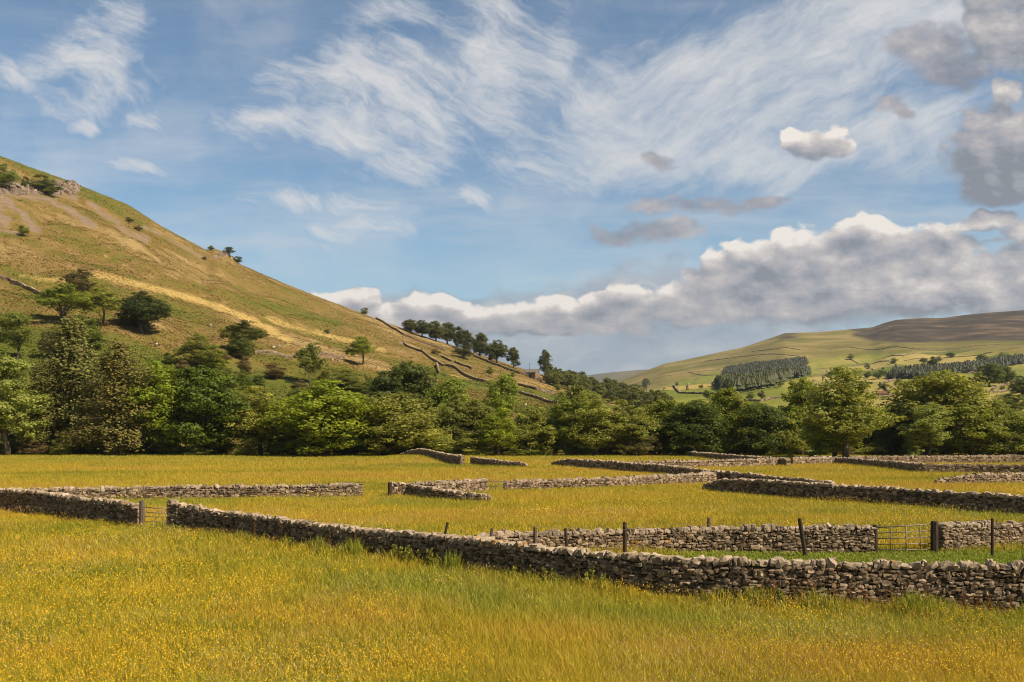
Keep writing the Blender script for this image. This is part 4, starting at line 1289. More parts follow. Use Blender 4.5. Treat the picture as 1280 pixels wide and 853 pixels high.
# trees on the hillside
HG = 'trees scattered on the hillside'
for a in [
 ('thorn', 20, 452, 392, 48, MD, 'leafy thorn on the slope at the left edge, above the pale ash'),
 ('thorn', 80, 408, 356, 60, GN, 'spreading thorn tree with a leaning trunk, left of the pair on the slope'),
 ('thorn', 101, 382, 337, 36, (0.15, 0.13, 0.045), 'thin half bare tree highest in the hillside cluster'),
 ('thorn', 128, 408, 360, 44, OL, 'twin stemmed light tree between the leaning thorn and the dark round tree'),
 ('round', 177, 417, 367, 52, (0.075, 0.095, 0.024), 'dark round dense tree alone on the open slope'),
 ('round', 100, 446, 397, 52, MD, 'dark leafy tree just above the tallest conifer'),
 ('thorn', 66, 450, 415, 28, (0.14, 0.12, 0.05), 'sparse pale sapling left of the dark leafy tree'),
 ('shrub', 248, 464, 419, 50, OL, 'large bushy thorn above the green trees, left of the tall slope tree'),
 ('shrub', 264, 464, 432, 30, GN, 'green bush against the right side of the large bushy thorn'),
 ('shrub', 212, 458, 441, 12, DK, 'small dark upright bush left of the large bushy thorn'),
 ('thorn', 304, 446, 402, 48, (0.12, 0.125, 0.026), 'flat topped thorn above a dark holly on the slope'),
 ('round', 300, 449, 424, 28, DK, 'dark holly bush under the flat topped thorn'),
 ('shrub', 307, 469, 446, 18, RB, 'reddish brown bush below the dark holly'),
 ('shrub', 282, 454, 441, 14, RB, 'small brown bush left of the dark holly'),
 ('shrub', 343, 474, 456, 26, RB, 'low brown hawthorn bush alone right of the flat topped thorn'),
 ('thorn', 388, 484, 430, 34, MD, 'slender open tree by the ruined pale wall'),
 ('shrub', 318, 487, 471, 24, DK, 'dark bush just above the narrow yellow-green tree'),
 ('thorn', 453, 456, 422, 34, GN, 'lone small tree with a dark trunk left of the dark sycamore'),
 ('shrub', 431, 488, 468, 44, MD, 'dark low bush above the broad bright green dome'),
 ('shrub', 409, 418, 411, 7, DK, 'tiny dark bush high on the open slope'),
 ('shrub', 456, 390, 385, 9, MD, 'tiny bush on the skyline left of the dark hill wall'),
 ('shrub', 30, 296, 282, 12, MD, 'small dark bush in the scree below the crag'),
 ('shrub', 55, 243, 220, 30, DK, 'dark bush growing on the crag face, right one'),
 ('shrub', 6, 240, 206, 26, MD, 'dark bushes at the left end of the crag'),
 ('shrub', 32, 237, 221, 9, DK, 'thin dark bush in the middle of the crag'),
 ('shrub', 162, 278, 272, 9, RB, 'tiny brown bush at the top of the right scree'),
 ('shrub', 173, 289, 282, 9, RB, 'tiny brown bush lower down the right scree'),
 ('thorn', 286, 319, 309, 12, DK, 'small wind bent tree on the skyline outcrop'),
 ('shrub', 264, 313, 307, 8, MD, 'tiny bush on the skyline left of the outcrop'),
 ('shrub', 297, 328, 321, 12, DK, 'low dark bush on the skyline right of the outcrop'),
 ('shrub', 255, 325, 321, 6, RB, 'tiny brown bush on the slope below the outcrop'),
 ('shrub', 545, 443, 436, 10, RB, 'small bush at the lower end of the long dark hill wall'),
 ('shrub', 579, 448, 434, 22, (0.10, 0.09, 0.03), 'wide low thicket in front of the ridge trees'),
 ('shrub', 613, 468, 458, 10, YO, 'small yellowish bush below the ridge trees'),
 ('shrub', 639, 473, 464, 10, OL, 'small olive bush left of the field barn'),
 ('shrub', 698, 488, 478, 9, YO, 'small pale bush right of the field barn'),
]:
    tree(a[0], a[1], 245, a[3] - (1.5 if a[4] > 20 else 0), a[4] * 1.2, a[5], a[6], HG, base=a[2], sink=0.2)
for k in range(18):
    px = rs.uniform(175, 470); py = rs.uniform(466, 492) + (px > 330) * 6
    hh = rs.uniform(10, 20)
    tree('shrub', px, 245, py - hh, hh * rs.uniform(1.1, 1.7), [MD, OL, GN, RB][k % 4], 'bush on the lower slope merging into the top of the tree belt',
         'bushes on the lower slope behind the tree belt', base=py, sink=0.4)
RG = 'trees along the ridge'
for px, base, top, wp, lab in [
 (513, 414, 402, 22, 'left-most tree of the ridge line'), (527, 420, 403, 26, 'broad second tree of the ridge line'),
 (545, 425, 404, 24, 'tall third tree of the ridge line'), (560, 429, 406, 24, 'tree in the middle of the first ridge clump, right side'),
 (573, 434, 411, 18, 'narrow tree just left of the gap where sky shows between trunks'), (583, 440, 416, 20, 'first tree of the ridge clump with bare trunks'),
 (600, 445, 419, 26, 'second tree of the ridge clump with bare trunks'), (621, 453, 428, 30, 'large dark rounded ridge tree second from the barn end'),
 (642, 459, 437, 20, 'dark ridge tree next to the barn end, right-most of the line'), (681, 464, 440, 18, 'isolated dark tree on the skyline above the barn')]:
    tree('round' if wp > 20 else 'oval', px, 500, top - 2.5, wp * 0.92, (0.12, 0.13, 0.04), lab, RG, base=base + 1.5)

# far right trees in the fields beyond the row
for a in [
 ('round', 1237, 484, 455, 36, DK, 'dark dense copse tree beside the red-brown farm shed'),
 ('round', 1255, 482, 458, 26, DK, 'right half of the dark copse beside the farm shed'),
 ('shrub', 1196, 490, 472, 30, OL, 'olive bush in the field below the farm shed'),
 ('round', 1216, 503, 478, 34, OL, 'dull olive tree below the copse at right'),
 ('round', 1278, 500, 470, 30, DK, 'very dark tree at the right edge, above the green tree'),
 ('round', 1262, 518, 492, 44, MD, 'dark green tree between the copse and the right edge tree row'),
 ('round', 1245, 524, 502, 34, GN, 'grey-green tree just above the right end of the row'),
 ('shrub', 1106, 486, 478, 12, MD, 'small round field tree left of the large domed tree'),
 ('shrub', 1124, 484, 473, 14, MD, 'second small field tree left of the large domed tree'),
 ('shrub', 1094, 497, 489, 12, MD, 'small bush beside the little stone field barn'),
 ('oval', 1166, 463, 446, 12, DK, 'single tall tree standing above the far conifer strip'),
 ('shrub', 1098, 474, 463, 14, DK, 'dark bush at the left tip of the far conifer strip'),
 ('shrub', 1084, 462, 454, 7, DK, 'tiny dark tree at the end of the far hedge line'),
 ('shrub', 1086, 468, 464, 6, DK, 'tiny dark bush alone in the far pasture'),
 ('shrub', 846, 482, 478, 6, DK, 'tiny dark bush on the far pasture, left one'),
 ('shrub', 876, 486, 481, 7, DK, 'tiny dark bush on the far pasture, right one'),
 ('shrub', 938, 500, 490, 14, MD, 'grey-green bush below the far plantation'),
 ('shrub', 952, 500, 488, 10, (0.13, 0.11, 0.06), 'pale brown bush below the far plantation'),
 ('oval', 884, 500, 488, 10, MD, 'small spired tree peeping above the green row'),
 ('oval', 807, 486, 473, 12, DK, 'dark pointed tree at the right end of the hill wood'),
]:
    tree(a[0], a[1], 380, a[3], a[4], a[5], a[6], 'far field trees', base=a[2])

for k in range(46):
    px = rs.uniform(862, 1285); py = rs.uniform(458, 492) if px < 1020 else rs.uniform(446, 490)
    hh = rs.uniform(4, 8)
    tree('shrub' if k % 3 else 'round', px, 380, py - hh, hh * rs.uniform(0.9, 1.7), [DK, MD, OL][k % 3],
         'small dark tree or bush dotted over the far fell pastures', 'small trees dotted over the far fell', base=py)

# hill wood: reads as one mass
def merged(name, items, label, matr, colr):
    """items: (proto crown, X, Y, z, width, height, rot)"""
    vs, fs, ts, n_ = [], [], [], 0
    for (cr, wid, tp, X, Y, z, wm, hm, rot, tj) in items:
        me = cr.data
        v = np.empty(len(me.vertices) * 3); me.vertices.foreach_get('co', v); v = v.reshape(-1, 3)
        q = v.reshape(-1, 4, 3)
        sel = rs.rand(len(q)) < 0.20
        q = q[sel]
        cen = q.mean(1, keepdims=True); q = cen + (q - cen) * 2.3
        v = q.reshape(-1, 3)
        t = np.empty(len(me.vertices)); me.attributes['tint'].data.foreach_get('value', t)
        t = t.reshape(-1, 4)[sel].ravel()
        v = v * np.array([wm / wid, wm / wid, hm / tp])
        c_, s_ = math.cos(rot), math.sin(rot)
        v = np.stack([v[:, 0] * c_ - v[:, 1] * s_ + X, v[:, 0] * s_ + v[:, 1] * c_ + Y, v[:, 2] + z], 1)
        vs.append(v); ts.append(np.clip(t + tj, 0, 1)); fs.append(np.arange(len(v)).reshape(-1, 4) + n_); n_ += len(v)
    o = mesh_np(name, np.concatenate(vs), [np.concatenate(fs)], matr, {'tint': np.concatenate(ts)})
    o.color = colr + (1,)
    tag(o, label, None, None, 'stuff')
    return o


items = []
for k in range(150):
    px = rs.uniform(684, 835)
    up = np.interp(px, [684, 720, 760, 800, 835], [468, 474, 482, 494, 512])
    lo = np.interp(px, [684, 720, 760, 800, 835], [477, 488, 500, 512, 524])
    X, Y, z = hit(px, rs.uniform(up, lo) + 4, 480)
    kd = rs.choice(['round', 'oval', 'shrub']); cr, tk, wid, tp = PROTO[kd][rs.randint(4)]
    items.append((cr, wid, tp, X, Y, z, rs.uniform(7, 11), rs.uniform(7.5, 11.5), rs.uniform(0, 6), rs.normal(0, 0.2)))
merged('hill_wood', items, 'dark green wood spilling over the shoulder of the hill', M_leaf, (0.15, 0.165, 0.045))

# plantations of conifers on the far fell
def plantation(name, poly, N_, hmin, hmax, label, colr):
    poly = np.array(poly, float)
    vs, fs, ts, n_ = [], [], [], 0
    cnt = 0
    while cnt < N_:
        px = rs.uniform(poly[:, 0].min(), poly[:, 0].max()); py = rs.uniform(poly[:, 1].min(), poly[:, 1].max())
        ins = False
        for (x0, y0), (x1, y1) in zip(poly, np.roll(poly, -1, 0)):
            if (y0 > py) != (y1 > py) and px < (x1 - x0) * (py - y0) / (y1 - y0) + x0: ins = not ins
        if not ins: continue
        cnt += 1
        X, Y, z = hit(px, py, 700)
        h = rs.uniform(hmin * 0.75, hmax) * (1 + 0.25 * float(vnoise(px / 6, py / 3, 9))); r0 = h * rs.uniform(0.30, 0.46); tj = np.clip(rs.normal(0.45, 0.25), 0, 1)
        for (za, zb, ra) in ((0.0, 0.66, 0.9), (0.25, 0.9, 1.0), (0.5, 1.0, 0.8)):
            m_ = 7
            th = np.arange(m_) * 2 * math.pi / m_ + rs.rand() * 6
            rr = r0 * ra * rs.uniform(0.7, 1.2, m_)
            ring = np.stack([X + rr * np.cos(th), Y + rr * np.sin(th), z + h * (za + rs.uniform(-0.03, 0.05, m_))], 1)
            v = np.concatenate([ring, [(X, Y, z + h * zb)]])
            fs.append(np.array([(q, (q + 1) % m_, m_) for q in range(m_)]) + n_); n_ += m_ + 1
            vs.append(v); ts.append(np.clip(np.full(m_ + 1, tj) + rs.normal(0, 0.08, m_ + 1), 0, 1))
    o = mesh_np(name, np.concatenate(vs), [np.concatenate(fs)], M_needle, {'tint': np.concatenate(ts)})
    o.color = colr + (1,)
    tag(o, label, None, None, 'stuff')
    return o


plantation('upper_plantation', [(904, 468), (906, 462), (930, 458), (975, 453), (1006, 449), (1010, 455), (1004, 462), (960, 466), (930, 470)], 1700, 7.5, 10,
           'upper block of the dark conifer plantation on the far fell', (0.058, 0.068, 0.028))
plantation('lower_plantation', [(896, 484), (905, 478), (935, 474), (960, 467), (1012, 462), (1013, 469), (990, 474), (968, 482), (945, 492), (930, 498), (915, 492)], 2200, 7, 9.5,
           'lower block of the conifer plantation on the far fell', (0.082, 0.094, 0.034))
plantation('conifer_strip', [(1110, 474), (1118, 468), (1150, 465), (1190, 461), (1230, 455), (1290, 446), (1290, 454), (1240, 461), (1190, 470), (1150, 474)], 1900, 7, 10,
           'long conifer strip across the far pastures at right', (0.062, 0.072, 0.03))

# ------------------------------------------------------------------ crag on the hill top
def crag(px0, px1, top, bot, label, nst, big):
    root = empty('crag', hit((px0 + px1) / 2, (top + bot) / 2, 300), label, 'rock outcrop')
    base = np.array(root.location)
    sp = []
    for k in range(nst):
        px = rs.uniform(px0, px1); py = rs.uniform(top, bot)
        X, Y, z = hit(px, py, 300)
        s_ = big * rs.uniform(0.5, 1.2)
        sp.append((X - base[0], Y - base[1], z - base[2] - s_ * 0.3, s_ * rs.uniform(0.5, 1.1), s_ * 0.6, s_ * rs.uniform(0.5, 1.5), rs.uniform(-0.7, 0.7), rs.normal(0, 0.25), np.clip(rs.normal(0.5, 0.25), 0, 1)))
    stones_mesh('rock_face', sp, 2, M_crag, root)
    return root


crag(-30, 96, 231, 243, 'grey limestone crag with bushes below the hill top', 420, 2.7)
crag(268, 296, 315, 323, 'small rocky outcrop on the hill skyline', 30, 1.6)

# ------------------------------------------------------------------ farm buildings
def house(name, px, base, wid, dep, hgt, roofh, rz, label, wall_m, roof_m, ymin=300, opening=True, cat='barn'):
    X, Y, z = hit(px, base, ymin)
    root = empty(name, (X, Y, z), label, cat, None, rz)
    mb = MB()
    a, b = wid / 2, dep / 2
    v = [(-a, -b, -2), (a, -b, -2), (a, b, -2), (-a, b, -2), (-a, -b, hgt), (a, -b, hgt), (a, b, hgt), (-a, b, hgt), (-a, 0, hgt + roofh), (a, 0, hgt + roofh)]
    mb.add(v, [(0, 1, 5, 4), (2, 3, 7, 6), (1, 2, 6, 5), (3, 0, 4, 7)], [(5, 6, 9), (7, 4, 8)], 0.5)
    mb.build('wall', wall_m, root)
    rb = MB()
    e = 0.35; t = 0.25; sl = roofh / b
    for sg in (-1, 1):
        y0, z0 = sg * (b + e), hgt - e * sl + 0.03
        v = [(-a - e, y0, z0), (a + e, y0, z0), (a + e, 0, hgt + roofh + 0.03), (-a - e, 0, hgt + roofh + 0.03),
             (-a - e, y0, z0 + t), (a + e, y0, z0 + t), (a + e, 0, hgt + roofh + t), (-a - e, 0, hgt + roofh + t)]
        rb.add(v, [(0, 3, 2, 1), (4, 5, 6, 7), (0, 1, 5, 4), (3, 0, 4, 7), (1, 2, 6, 5)])
    rb.build('roof', roof_m, root)
    if opening:
        db = MB(); db.box((-0.9, -b - 0.06, 0), (0.9, -b + 0.05, min(2.4, hgt * 0.8))); db.build('door', M_black, root)
        wb = MB(); wb.box((a * 0.5, -b - 0.05, hgt * 0.6), (a * 0.5 + 0.7, -b + 0.05, hgt * 0.82)); wb.build('window', M_black, root)
    return root


house('field_barn', 665, 473, 8.5, 6, 4.2, 2.3, R(-28), 'dark stone field barn on the hill pasture below the isolated tree', M_stone, M_slate)
X0 = hit(675, 477, 500); X1 = hit(681, 479, 500)
dry_wall([X0, (X0 + X1) / 2, X1], [2.6, 2.0, 1.4], 'ruined stub of stone wall beside the field barn', 2.2, 1, None, 0.3, 0.45)
house('farm_shed', 1230, 479, 14, 9, 4.0, 2.2, R(12), 'red-brown farm shed left of the dark copse', M_redbarn, M_slate, 380, False, 'shed')
house('farm_shed', 1219, 477, 11, 7, 3.0, 1.4, R(5), 'low pale roofed shed next to the red-brown shed', M_redbarn, M_paleroof, 380, False, 'shed')
house('farm_shed', 1203, 480, 9, 5, 1.6, 0.9, R(5), 'lowest long pale roof left of the farm sheds', M_stone, M_paleroof, 380, False, 'shed')
house('field_barn', 1101, 497, 6, 4, 2.2, 1.3, R(20), 'little stone barn with a brown roof left of the large domed tree', M_stone, M_redbarn, 380, True)

# far field walls on the fell
def fell_wall(places, label, h=1.6, ymin=500):
    pts = [hit(px, py, ymin) for px, py in places]
    P_ = [pts[0]]
    for a, b in zip(pts[:-1], pts[1:]):
        for q in (0.25, 0.5, 0.75, 1.0):
            m_ = a + (b - a) * q; P_.append(m_)
    return dry_wall(P_, [h * 0.75] * len(P_), label, 4.5, 1, None, 0.3, 0.5)


fell_wall([(1076, 470), (1090, 461), (1105, 462)], 'far hedge-like wall right of the tip of the big ash', 2.4)
fell_wall([(1060, 434), (1100, 437), (1150, 437), (1200, 436), (1290, 431)], 'intake wall below the heather along the far fell', 1.7)
fell_wall([(830, 487), (870, 480), (893, 484)], 'faint wall left of the far plantation', 1.6)
fell_wall([(1185, 478), (1215, 466), (1233, 464)], 'field wall above the farm sheds', 1.8, 400)
fell_wall([(1100, 486), (1140, 477), (1190, 470)], 'far wall climbing to the conifer strip', 1.8, 400)
fell_wall([(1240, 489), (1262, 481), (1290, 473)], 'field wall right of the dark copse', 1.6, 400)
fell_wall([(1015, 472), (1040, 468), (1075, 470)], 'far wall right of the plantation', 1.6)
fell_wall([(940, 440), (1000, 438), (1060, 434)], 'high fell wall above the plantation', 1.6)

for k, (pts_, lab) in enumerate([
    ([(862, 466), (880, 470), (905, 470)], 'short far wall on the pasture left of the upper plantation'),
    ([(808, 482), (850, 492), (900, 494)], 'far wall below the left fell pasture near the hill wood'),
    ([(1020, 462), (1080, 456), (1112, 452)], 'far wall crossing pasture between plantation and strip'),
    ([(1010, 484), (1050, 478), (1090, 480)], 'far wall behind the tip of the big ash'),
    ([(1130, 452), (1180, 448), (1240, 441)], 'far wall above the conifer strip'),
    ([(1090, 500), (1130, 494), (1150, 488)], 'field wall beside the little stone barn'),
    ([(1200, 500), (1235, 492), (1290, 484)], 'field wall below the farm sheds'),
    ([(1120, 455), (1126, 462), (1122, 470)], 'short cross wall at the left end of the conifer strip'),
    ([(880, 452), (930, 446), (1000, 446)], 'faint fell wall above the upper plantation')]):
    fell_wall(pts_, lab, 1.7, 380)

for pts_, lab in [
    ([(1016, 478), (1030, 470), (1034, 463)], 'short wall climbing right of the upper plantation'),
    ([(820, 474), (860, 466), (900, 462)], 'upper wall on the left fell pasture'),
    ([(1060, 447), (1130, 446), (1180, 441)], 'thin wall below the long intake wall'),
    ([(1150, 500), (1190, 488), (1212, 480)], 'field wall running up behind the large domed tree'),
    ([(1100, 480), (1108, 487), (1112, 495)], 'short cross wall near the little stone barn'),
    ([(860, 488), (868, 480), (872, 472)], 'cross wall on the left fell pasture'),
    ([(1240, 470), (1262, 466), (1290, 460)], 'field wall between the copse and the conifer strip'),
    ([(905, 500), (950, 502), (1000, 496)], 'wall along the foot of the lower plantation')]:
    fell_wall(pts_, lab, 1.7, 380)

# ------------------------------------------------------------------ gates and posts
def square_post(name, X, Y, h, r, material, label, lean=(0, 0), cat='post', group=None, cap=True):
    z = gz(X, Y)
    root = empty(name, (X, Y, z), label, cat, group, rs.uniform(-0.2, 0.2))
    mb = MB()
    hh_ = np.array([-0.3, 0.0, h * 0.5, h * 0.97, h])
    rr = np.array([1.08, 1.05, 1.0, 0.97, 0.8]) * r
    pth = np.stack([lean[0] * hh_, lean[1] * hh_, hh_], 1)
    mb.tube(pth, rr * 1.25, 8)
    o = mb.build(name, material)
    # one mesh thing: put the mesh itself at top level instead of under an empty
    o.location = root.location; o.rotation_euler = root.rotation_euler
    tag(o, label, cat, group)
    bpy.data.objects.remove(root)
    return o


def gate(px0, px1, base, top0, top1, rails, verts, brace, label, grass, rail_r=0.025):
    A = hit(px0, base, lift=grass); B = hit(px1, base, lift=grass)
    Y = (A[1] + B[1]) / 2
    A = np.array([(px0 - 640) / F * Y, Y, 0.0]); B = np.array([(px1 - 640) / F * Y, Y, 0.0])
    A[2] = gz(A[0], A[1]); B[2] = gz(B[0], B[1])
    h0 = EYE + (HZ - top0) / F * Y - A[2]; h1 = EYE + (HZ - top1) / F * Y - B[2]
    root = empty('field_gate', A, label, 'gate')
    d = B - A
    for k, q in enumerate(rails):
        mb = MB(); mb.tube([(0, 0, h0 * q), (d[0], d[1], d[2] + h1 * q)], rail_r * (1.25 if k == len(rails) - 1 else 1.0), 8); mb.build('rail', M_metal, root, True)
    for q in (0.0, 1.0):
        mb = MB(); hq = h0 * (1 - q) + h1 * q
        mb.tube([(d[0] * q, d[1] * q, d[2] * q + rails[0] * hq - 0.02), (d[0] * q, d[1] * q, d[2] * q + hq + 0.02)], rail_r * 1.1, 8); mb.build('stile', M_metal, root, True)
    for q in verts:
        mb = MB(); hq = h0 * (1 - q) + h1 * q
        mb.tube([(d[0] * q, d[1] * q - 0.03, d[2] * q + rails[0] * hq), (d[0] * q, d[1] * q - 0.03, d[2] * q + hq)], rail_r * 0.9, 6); mb.build('upright', M_metal, root, True)
    for (qa, za, qb, zb) in brace:
        mb = MB(); mb.tube([(d[0] * qa, d[1] * qa - 0.04, h0 * za), (d[0] * qb, d[1] * qb - 0.04, h1 * zb)], rail_r * 0.9, 6); mb.build('brace', M_metal, root, True)
    return root


gate(1097, 1165, 689, 659.5, 655.5, [0.10, 0.32, 0.55, 0.77, 1.0], [0.24, 0.52, 0.78], [], 'five bar metal field gate between the two sunlit stone walls at right', 0.08)
gate(181, 212, 657, 634, 637, [0.12, 0.36, 0.58, 0.78, 1.0], [0.72], [(0.25, 0.15, 0.72, 0.98)], 'small metal gate in the gap of the near wall at left', 0.25, 0.022)
gate(609, 630, 611, 601.5, 602, [0.15, 0.5, 1.0], [0.5], [(0, 0.2, 1, 0.9)], 'thin far hurdle closing the gap between two sunlit walls', 0.25, 0.03)


def post_px(name, px, top, base, r, material, label, lean=0.0, grass=0.1, group=None, dep=None, cat='post'):
    if dep: Y = dep; X = (px - 640) / F * Y
    else: X, Y, z = hit(px, base, lift=grass)
    h = EYE + (HZ - top) / F * Y - gz(X, Y)
    return square_post(name, X, Y, h, r, material, label, (lean, 0), cat, group)


post_px('gate_post', 177.5, 625.5, 658, 0.13, M_wood, 'grey timber gate post beside the small left gate', 0, 0.25, cat='gate post')
post_px('gate_post', 1094, 656, 690, 0.10, M_darkwood, 'slim dark post at the left end of the five bar gate', 0.0, 0.08, cat='gate post')
post_px('gate_post', 1168, 651.5, 689, 0.15, M_darkwood, 'stout dark post at the right end of the five bar gate', 0.0, 0.08, cat='gate post')
post_px('gate_post', 487.5, 603, 617, 0.16, M_darkwood, 'dark post at the left tip of the V shaped walls', 0, 0.25, cat='gate post')
PG = 'fence posts along the stone walls'
for px, top, dep, r, lean, lab in [
 (553, 653, 43.4, 0.045, 0.22, 'strongly leaning thin post, left-most along the near wall'),
 (611, 660, 41.2, 0.055, 0.14, 'leaning post second from the left along the near wall'),
 (669, 658.5, 43.5, 0.07, 0.0, 'upright post third from the left, where the two walls draw near'),
 (708, 660.5, 45.0, 0.06, -0.08, 'post leaning left, fourth from the left'),
 (781, 653, 45.0, 0.075, 0.0, 'tall upright post in front of the sunlit wall, near the middle'),
 (886, 647, 50.5, 0.075, 0.03, 'pale post top showing behind the sunlit wall'),
 (1003, 648, 46.4, 0.08, -0.16, 'post leaning left in front of the sunlit wall, left of the five bar gate'),
 (1240.5, 648, 46.5, 0.055, 0.0, 'thin dark post in front of the wall right of the five bar gate')]:
    post_px('fence_post', px - lean * 25, top, None, r, M_wood if px in (886, 669, 611) else M_darkwood, lab, lean, 0.1, PG, dep)

# wire strands between posts above the sunlit wall
mb = MB()
for zz in (1.45, 1.62):
    for xa, ya, xb, yb in ((1.0, 43.6, 6.3, 45.1), (6.3, 45.1, 13.5, 46.4), (13.5, 46.4, 16.9, 46.8)):
        mb.tube([(xa, ya, zz), ((xa + xb) / 2, (ya + yb) / 2, zz - 0.05), (xb, yb, zz)], 0.004, 4)
o = mb.build('fence_wire', M_metal)
tag(o, 'thin wire strung between the posts along the sunlit wall', 'wire')
# telegraph poles on the hill
for px, base, top, lab in [(662, 462, 452, 'thin telegraph pole on the skyline left of the isolated tree'), (626, 474, 462, 'thin telegraph pole standing on the hill pasture left of the barn')]:
    X, Y, z = hit(px, base, 500)
    mb = MB(); h = (base - top) / F * Y
    mb.tube([(0, 0, -0.5), (0, 0, h)], [0.16, 0.12], 6); mb.tube([(-0.9, 0, h - 0.5), (0.9, 0, h - 0.5)], 0.06, 5)
    o = mb.build('telegraph_pole', M_darkwood); o.location = (X, Y, z); tag(o, lab, 'pole', 'telegraph poles on the hill')

# ------------------------------------------------------------------ weeds at the foot of the near wall
M_dock, n, o_ = mat('dock_seed_heads')
c = n.ramp(attr(n, 'tint'), [(0.0, (0.13, 0.045, 0.02)), (0.6, (0.24, 0.10, 0.035)), (1.0, (0.36, 0.20, 0.07))])
finish(n, o_, c, 0.9, transl=(0.2, c))
M_weed, n, o_ = mat('weed_leaves')
c = n.ramp(attr(n, 'tint'), [(0.0, (0.15, 0.17, 0.02)), (1.0, (0.36, 0.33, 0.06))])
finish(n, o_, c, 0.7, transl=(0.35, c))


def plant_proto(kind, seed):
    r_ = np.random.RandomState(seed)
    st_, hd = MB(), None
    pts, nrm, tint, size = [], [], [], []
    nst = 1 if kind == 'dock' else 5
    for k in range(nst):
        h = (1.0 if kind == 'dock' else 0.85) * r_.uniform(0.65, 1.1)
        b = r_.normal(0, 0.07, 2); lean = r_.normal(0, 0.12, 2)
        q = np.linspace(0, 1, 5)
        pth = np.stack([b[0] + lean[0] * h * q, b[1] + lean[1] * h * q, h * q], 1)
        st_.tube(pth, np.linspace(0.010, 0.005, 5), 5)
        m_ = 70
        qq = r_.uniform(0.45 if kind == 'dock' else 0.1, 1.0, m_)
        sp_ = (0.035 * (1.3 - qq)) if kind == 'dock' else (0.12 * (1.15 - qq))
        p_ = np.stack([b[0] + lean[0] * h * qq, b[1] + lean[1] * h * qq, h * qq], 1) + r_.normal(0, 1, (m_, 3)) * sp_[:, None]
        pts.append(p_); nrm.append(r_.normal(0, 1, (m_, 3)) + np.array([0, -0.3, 0.4])); tint.append(r_.rand(m_))
        size.append(r_.uniform(0.012, 0.026, m_) if kind == 'dock' else r_.uniform(0.025, 0.06, m_))
    v, f, t = leaf_quads(np.concatenate(pts), np.concatenate(nrm), np.concatenate(tint), np.concatenate(size), r_)
    a = mesh_np('seed_heads' if kind == 'dock' else 'leaves', v, [f], M_dock if kind == 'dock' else M_weed, {'tint': t}, False, None, False)
    s_ = st_.build('stem', M_dock if kind == 'dock' else M_weed, None, True, False)
    return a, s_


PP = {'dock': [plant_proto('dock', 3), plant_proto('dock', 8)], 'weed': [plant_proto('weed', 5), plant_proto('weed', 12)]}


def plant(kind, px, base, hpx, label, group):
    X, Y, z = hit(px, base, lift=0.26)
    root = empty('dock_plant' if kind == 'dock' else 'tall_weed', (X, Y - 0.15, z), label, 'plant', group, rs.uniform(0, 6))
    s_ = (hpx / F * Y + 0.3) / 1.0
    root.scale = (s_,) * 3
    for o0 in PP[kind][rs.randint(2)]:
        c_ = o0.copy(); COL.objects.link(c_); c_.parent = root


W2X = [213, 300, 400, 450, 540, 600, 660, 760, 850, 930, 1030, 1160, 1290]
W2B = [661, 669, 682, 689, 702, 711, 719, 731, 741, 747, 753, 759, 764]
for k in range(58):
    px = rs.choice([rs.normal(1090, 60), rs.normal(960, 25), rs.normal(1215, 40), rs.uniform(230, 1270)], p=[0.4, 0.2, 0.2, 0.2])
    px = float(np.clip(px, 225, 1275))
    plant('dock', px, float(np.interp(px, W2X, W2B)) + rs.uniform(0, 7), rs.uniform(12, 30), 'rust brown dock spike standing against the near wall', 'dock spikes along the near wall')
for k in range(34):
    px = rs.choice([rs.normal(610, 50), rs.normal(510, 25), rs.normal(730, 60), rs.uniform(230, 1270)], p=[0.35, 0.2, 0.25, 0.2])
    px = float(np.clip(px, 225, 1275))
    plant('weed', px, float(np.interp(px, W2X, W2B)) + rs.uniform(0, 5), rs.uniform(10, 26), 'pale yellow-green leafy weed at the foot of the near wall', 'pale weeds along the near wall')

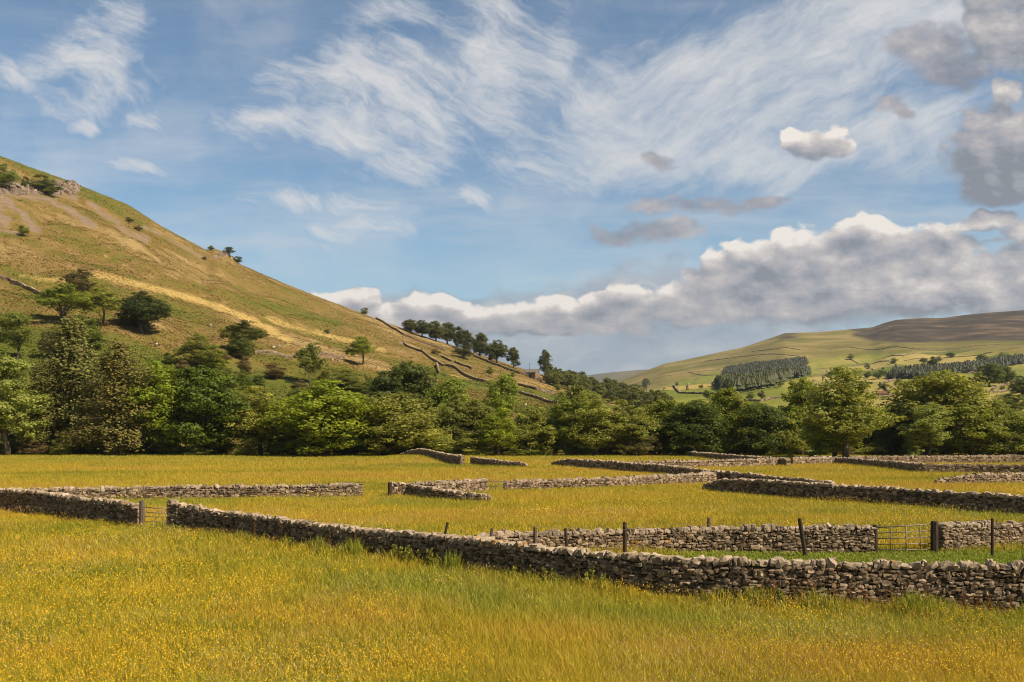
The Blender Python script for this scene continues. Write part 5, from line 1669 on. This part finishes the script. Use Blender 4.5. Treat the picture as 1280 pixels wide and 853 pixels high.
# ------------------------------------------------------------------ sheep on the hill
def sheep_proto():
    me = bpy.data.meshes.new('sheep')
    V = [(0, 0, 0.62), (0.32, 0, 0.66), (-0.34, 0, 0.64), (0.52, 0, 0.80), (0.68, 0, 0.70), (0.80, 0, 0.60)]
    E = [(0, 1), (0, 2), (1, 3), (3, 4), (4, 5)]
    Rr = [0.27, 0.25, 0.24, 0.12, 0.11, 0.06]
    for sx in (0.28, -0.32):
        for sy in (-0.12, 0.12):
            k = len(V); V += [(sx, sy, 0.40), (sx, sy, 0.20), (sx + 0.02, sy, 0.0)]; Rr += [0.08, 0.04, 0.035]
            E += [(1 if sx > 0 else 2, k), (k, k + 1), (k + 1, k + 2)]
    me.from_pydata(V, E, [])
    o = bpy.data.objects.new('sheep', me); me.materials.append(M_wool)
    COL.objects.link(o)
    md = o.modifiers.new('skin', 'SKIN')
    for k, r_ in enumerate(Rr): me.skin_vertices[0].data[k].radius = (r_, r_)
    me.skin_vertices[0].data[0].use_root = True
    o.modifiers.new('sub', 'SUBSURF').levels = 1
    return o


sheep = sheep_proto()
first = True
for px, py, lab in [(263, 409, 'white sheep on the open slope right of the dark round tree'), (349, 435, 'white sheep just above the ruined pale wall, right one'),
                    (342, 436, 'white sheep just above the ruined pale wall, left one'), (196, 433, 'white sheep below the dark round tree'),
                    (416, 452, 'white sheep left of the lone small tree'), (412, 476, 'white sheep above the broad bright green dome'),
                    (657, 508, 'white sheep in the lowest hill pasture below the walls')]:
    X, Y, z = hit(px, py, 250)
    o = sheep if first else sheep.copy()
    if not first: COL.objects.link(o)
    first = False
    o.location = (X, Y, z); o.rotation_euler = (0, 0, rs.uniform(0, 6)); o.scale = (1.25,) * 3
    tag(o, lab, 'sheep', 'sheep grazing the hillside')

# ------------------------------------------------------------------ air
M_air = bpy.data.materials.new('valley_air'); M_air.use_nodes = True
M_air.node_tree.nodes.clear()
n = N(M_air.node_tree)
out = n.new('ShaderNodeOutputMaterial')
pv = n.new('ShaderNodeVolumePrincipled', {'Color': (0.80, 0.88, 1.0), 'Density': 0.00004, 'Anisotropy': 0.2})
n.t.links.new(pv.outputs[0], out.inputs['Volume'])
mb = MB(); mb.box((-8900, -8900, -3.6), (8900, 8900, 640))
o = mb.build('haze', M_air)
tag(o, 'thin bluish haze filling the valley air', None, None, 'stuff')

# the unplaced originals of the trees and weeds are no longer needed
for lst in list(PROTO.values()) + list(PP.values()):
    for tup in lst:
        for o in tup[:2]: bpy.data.objects.remove(o)
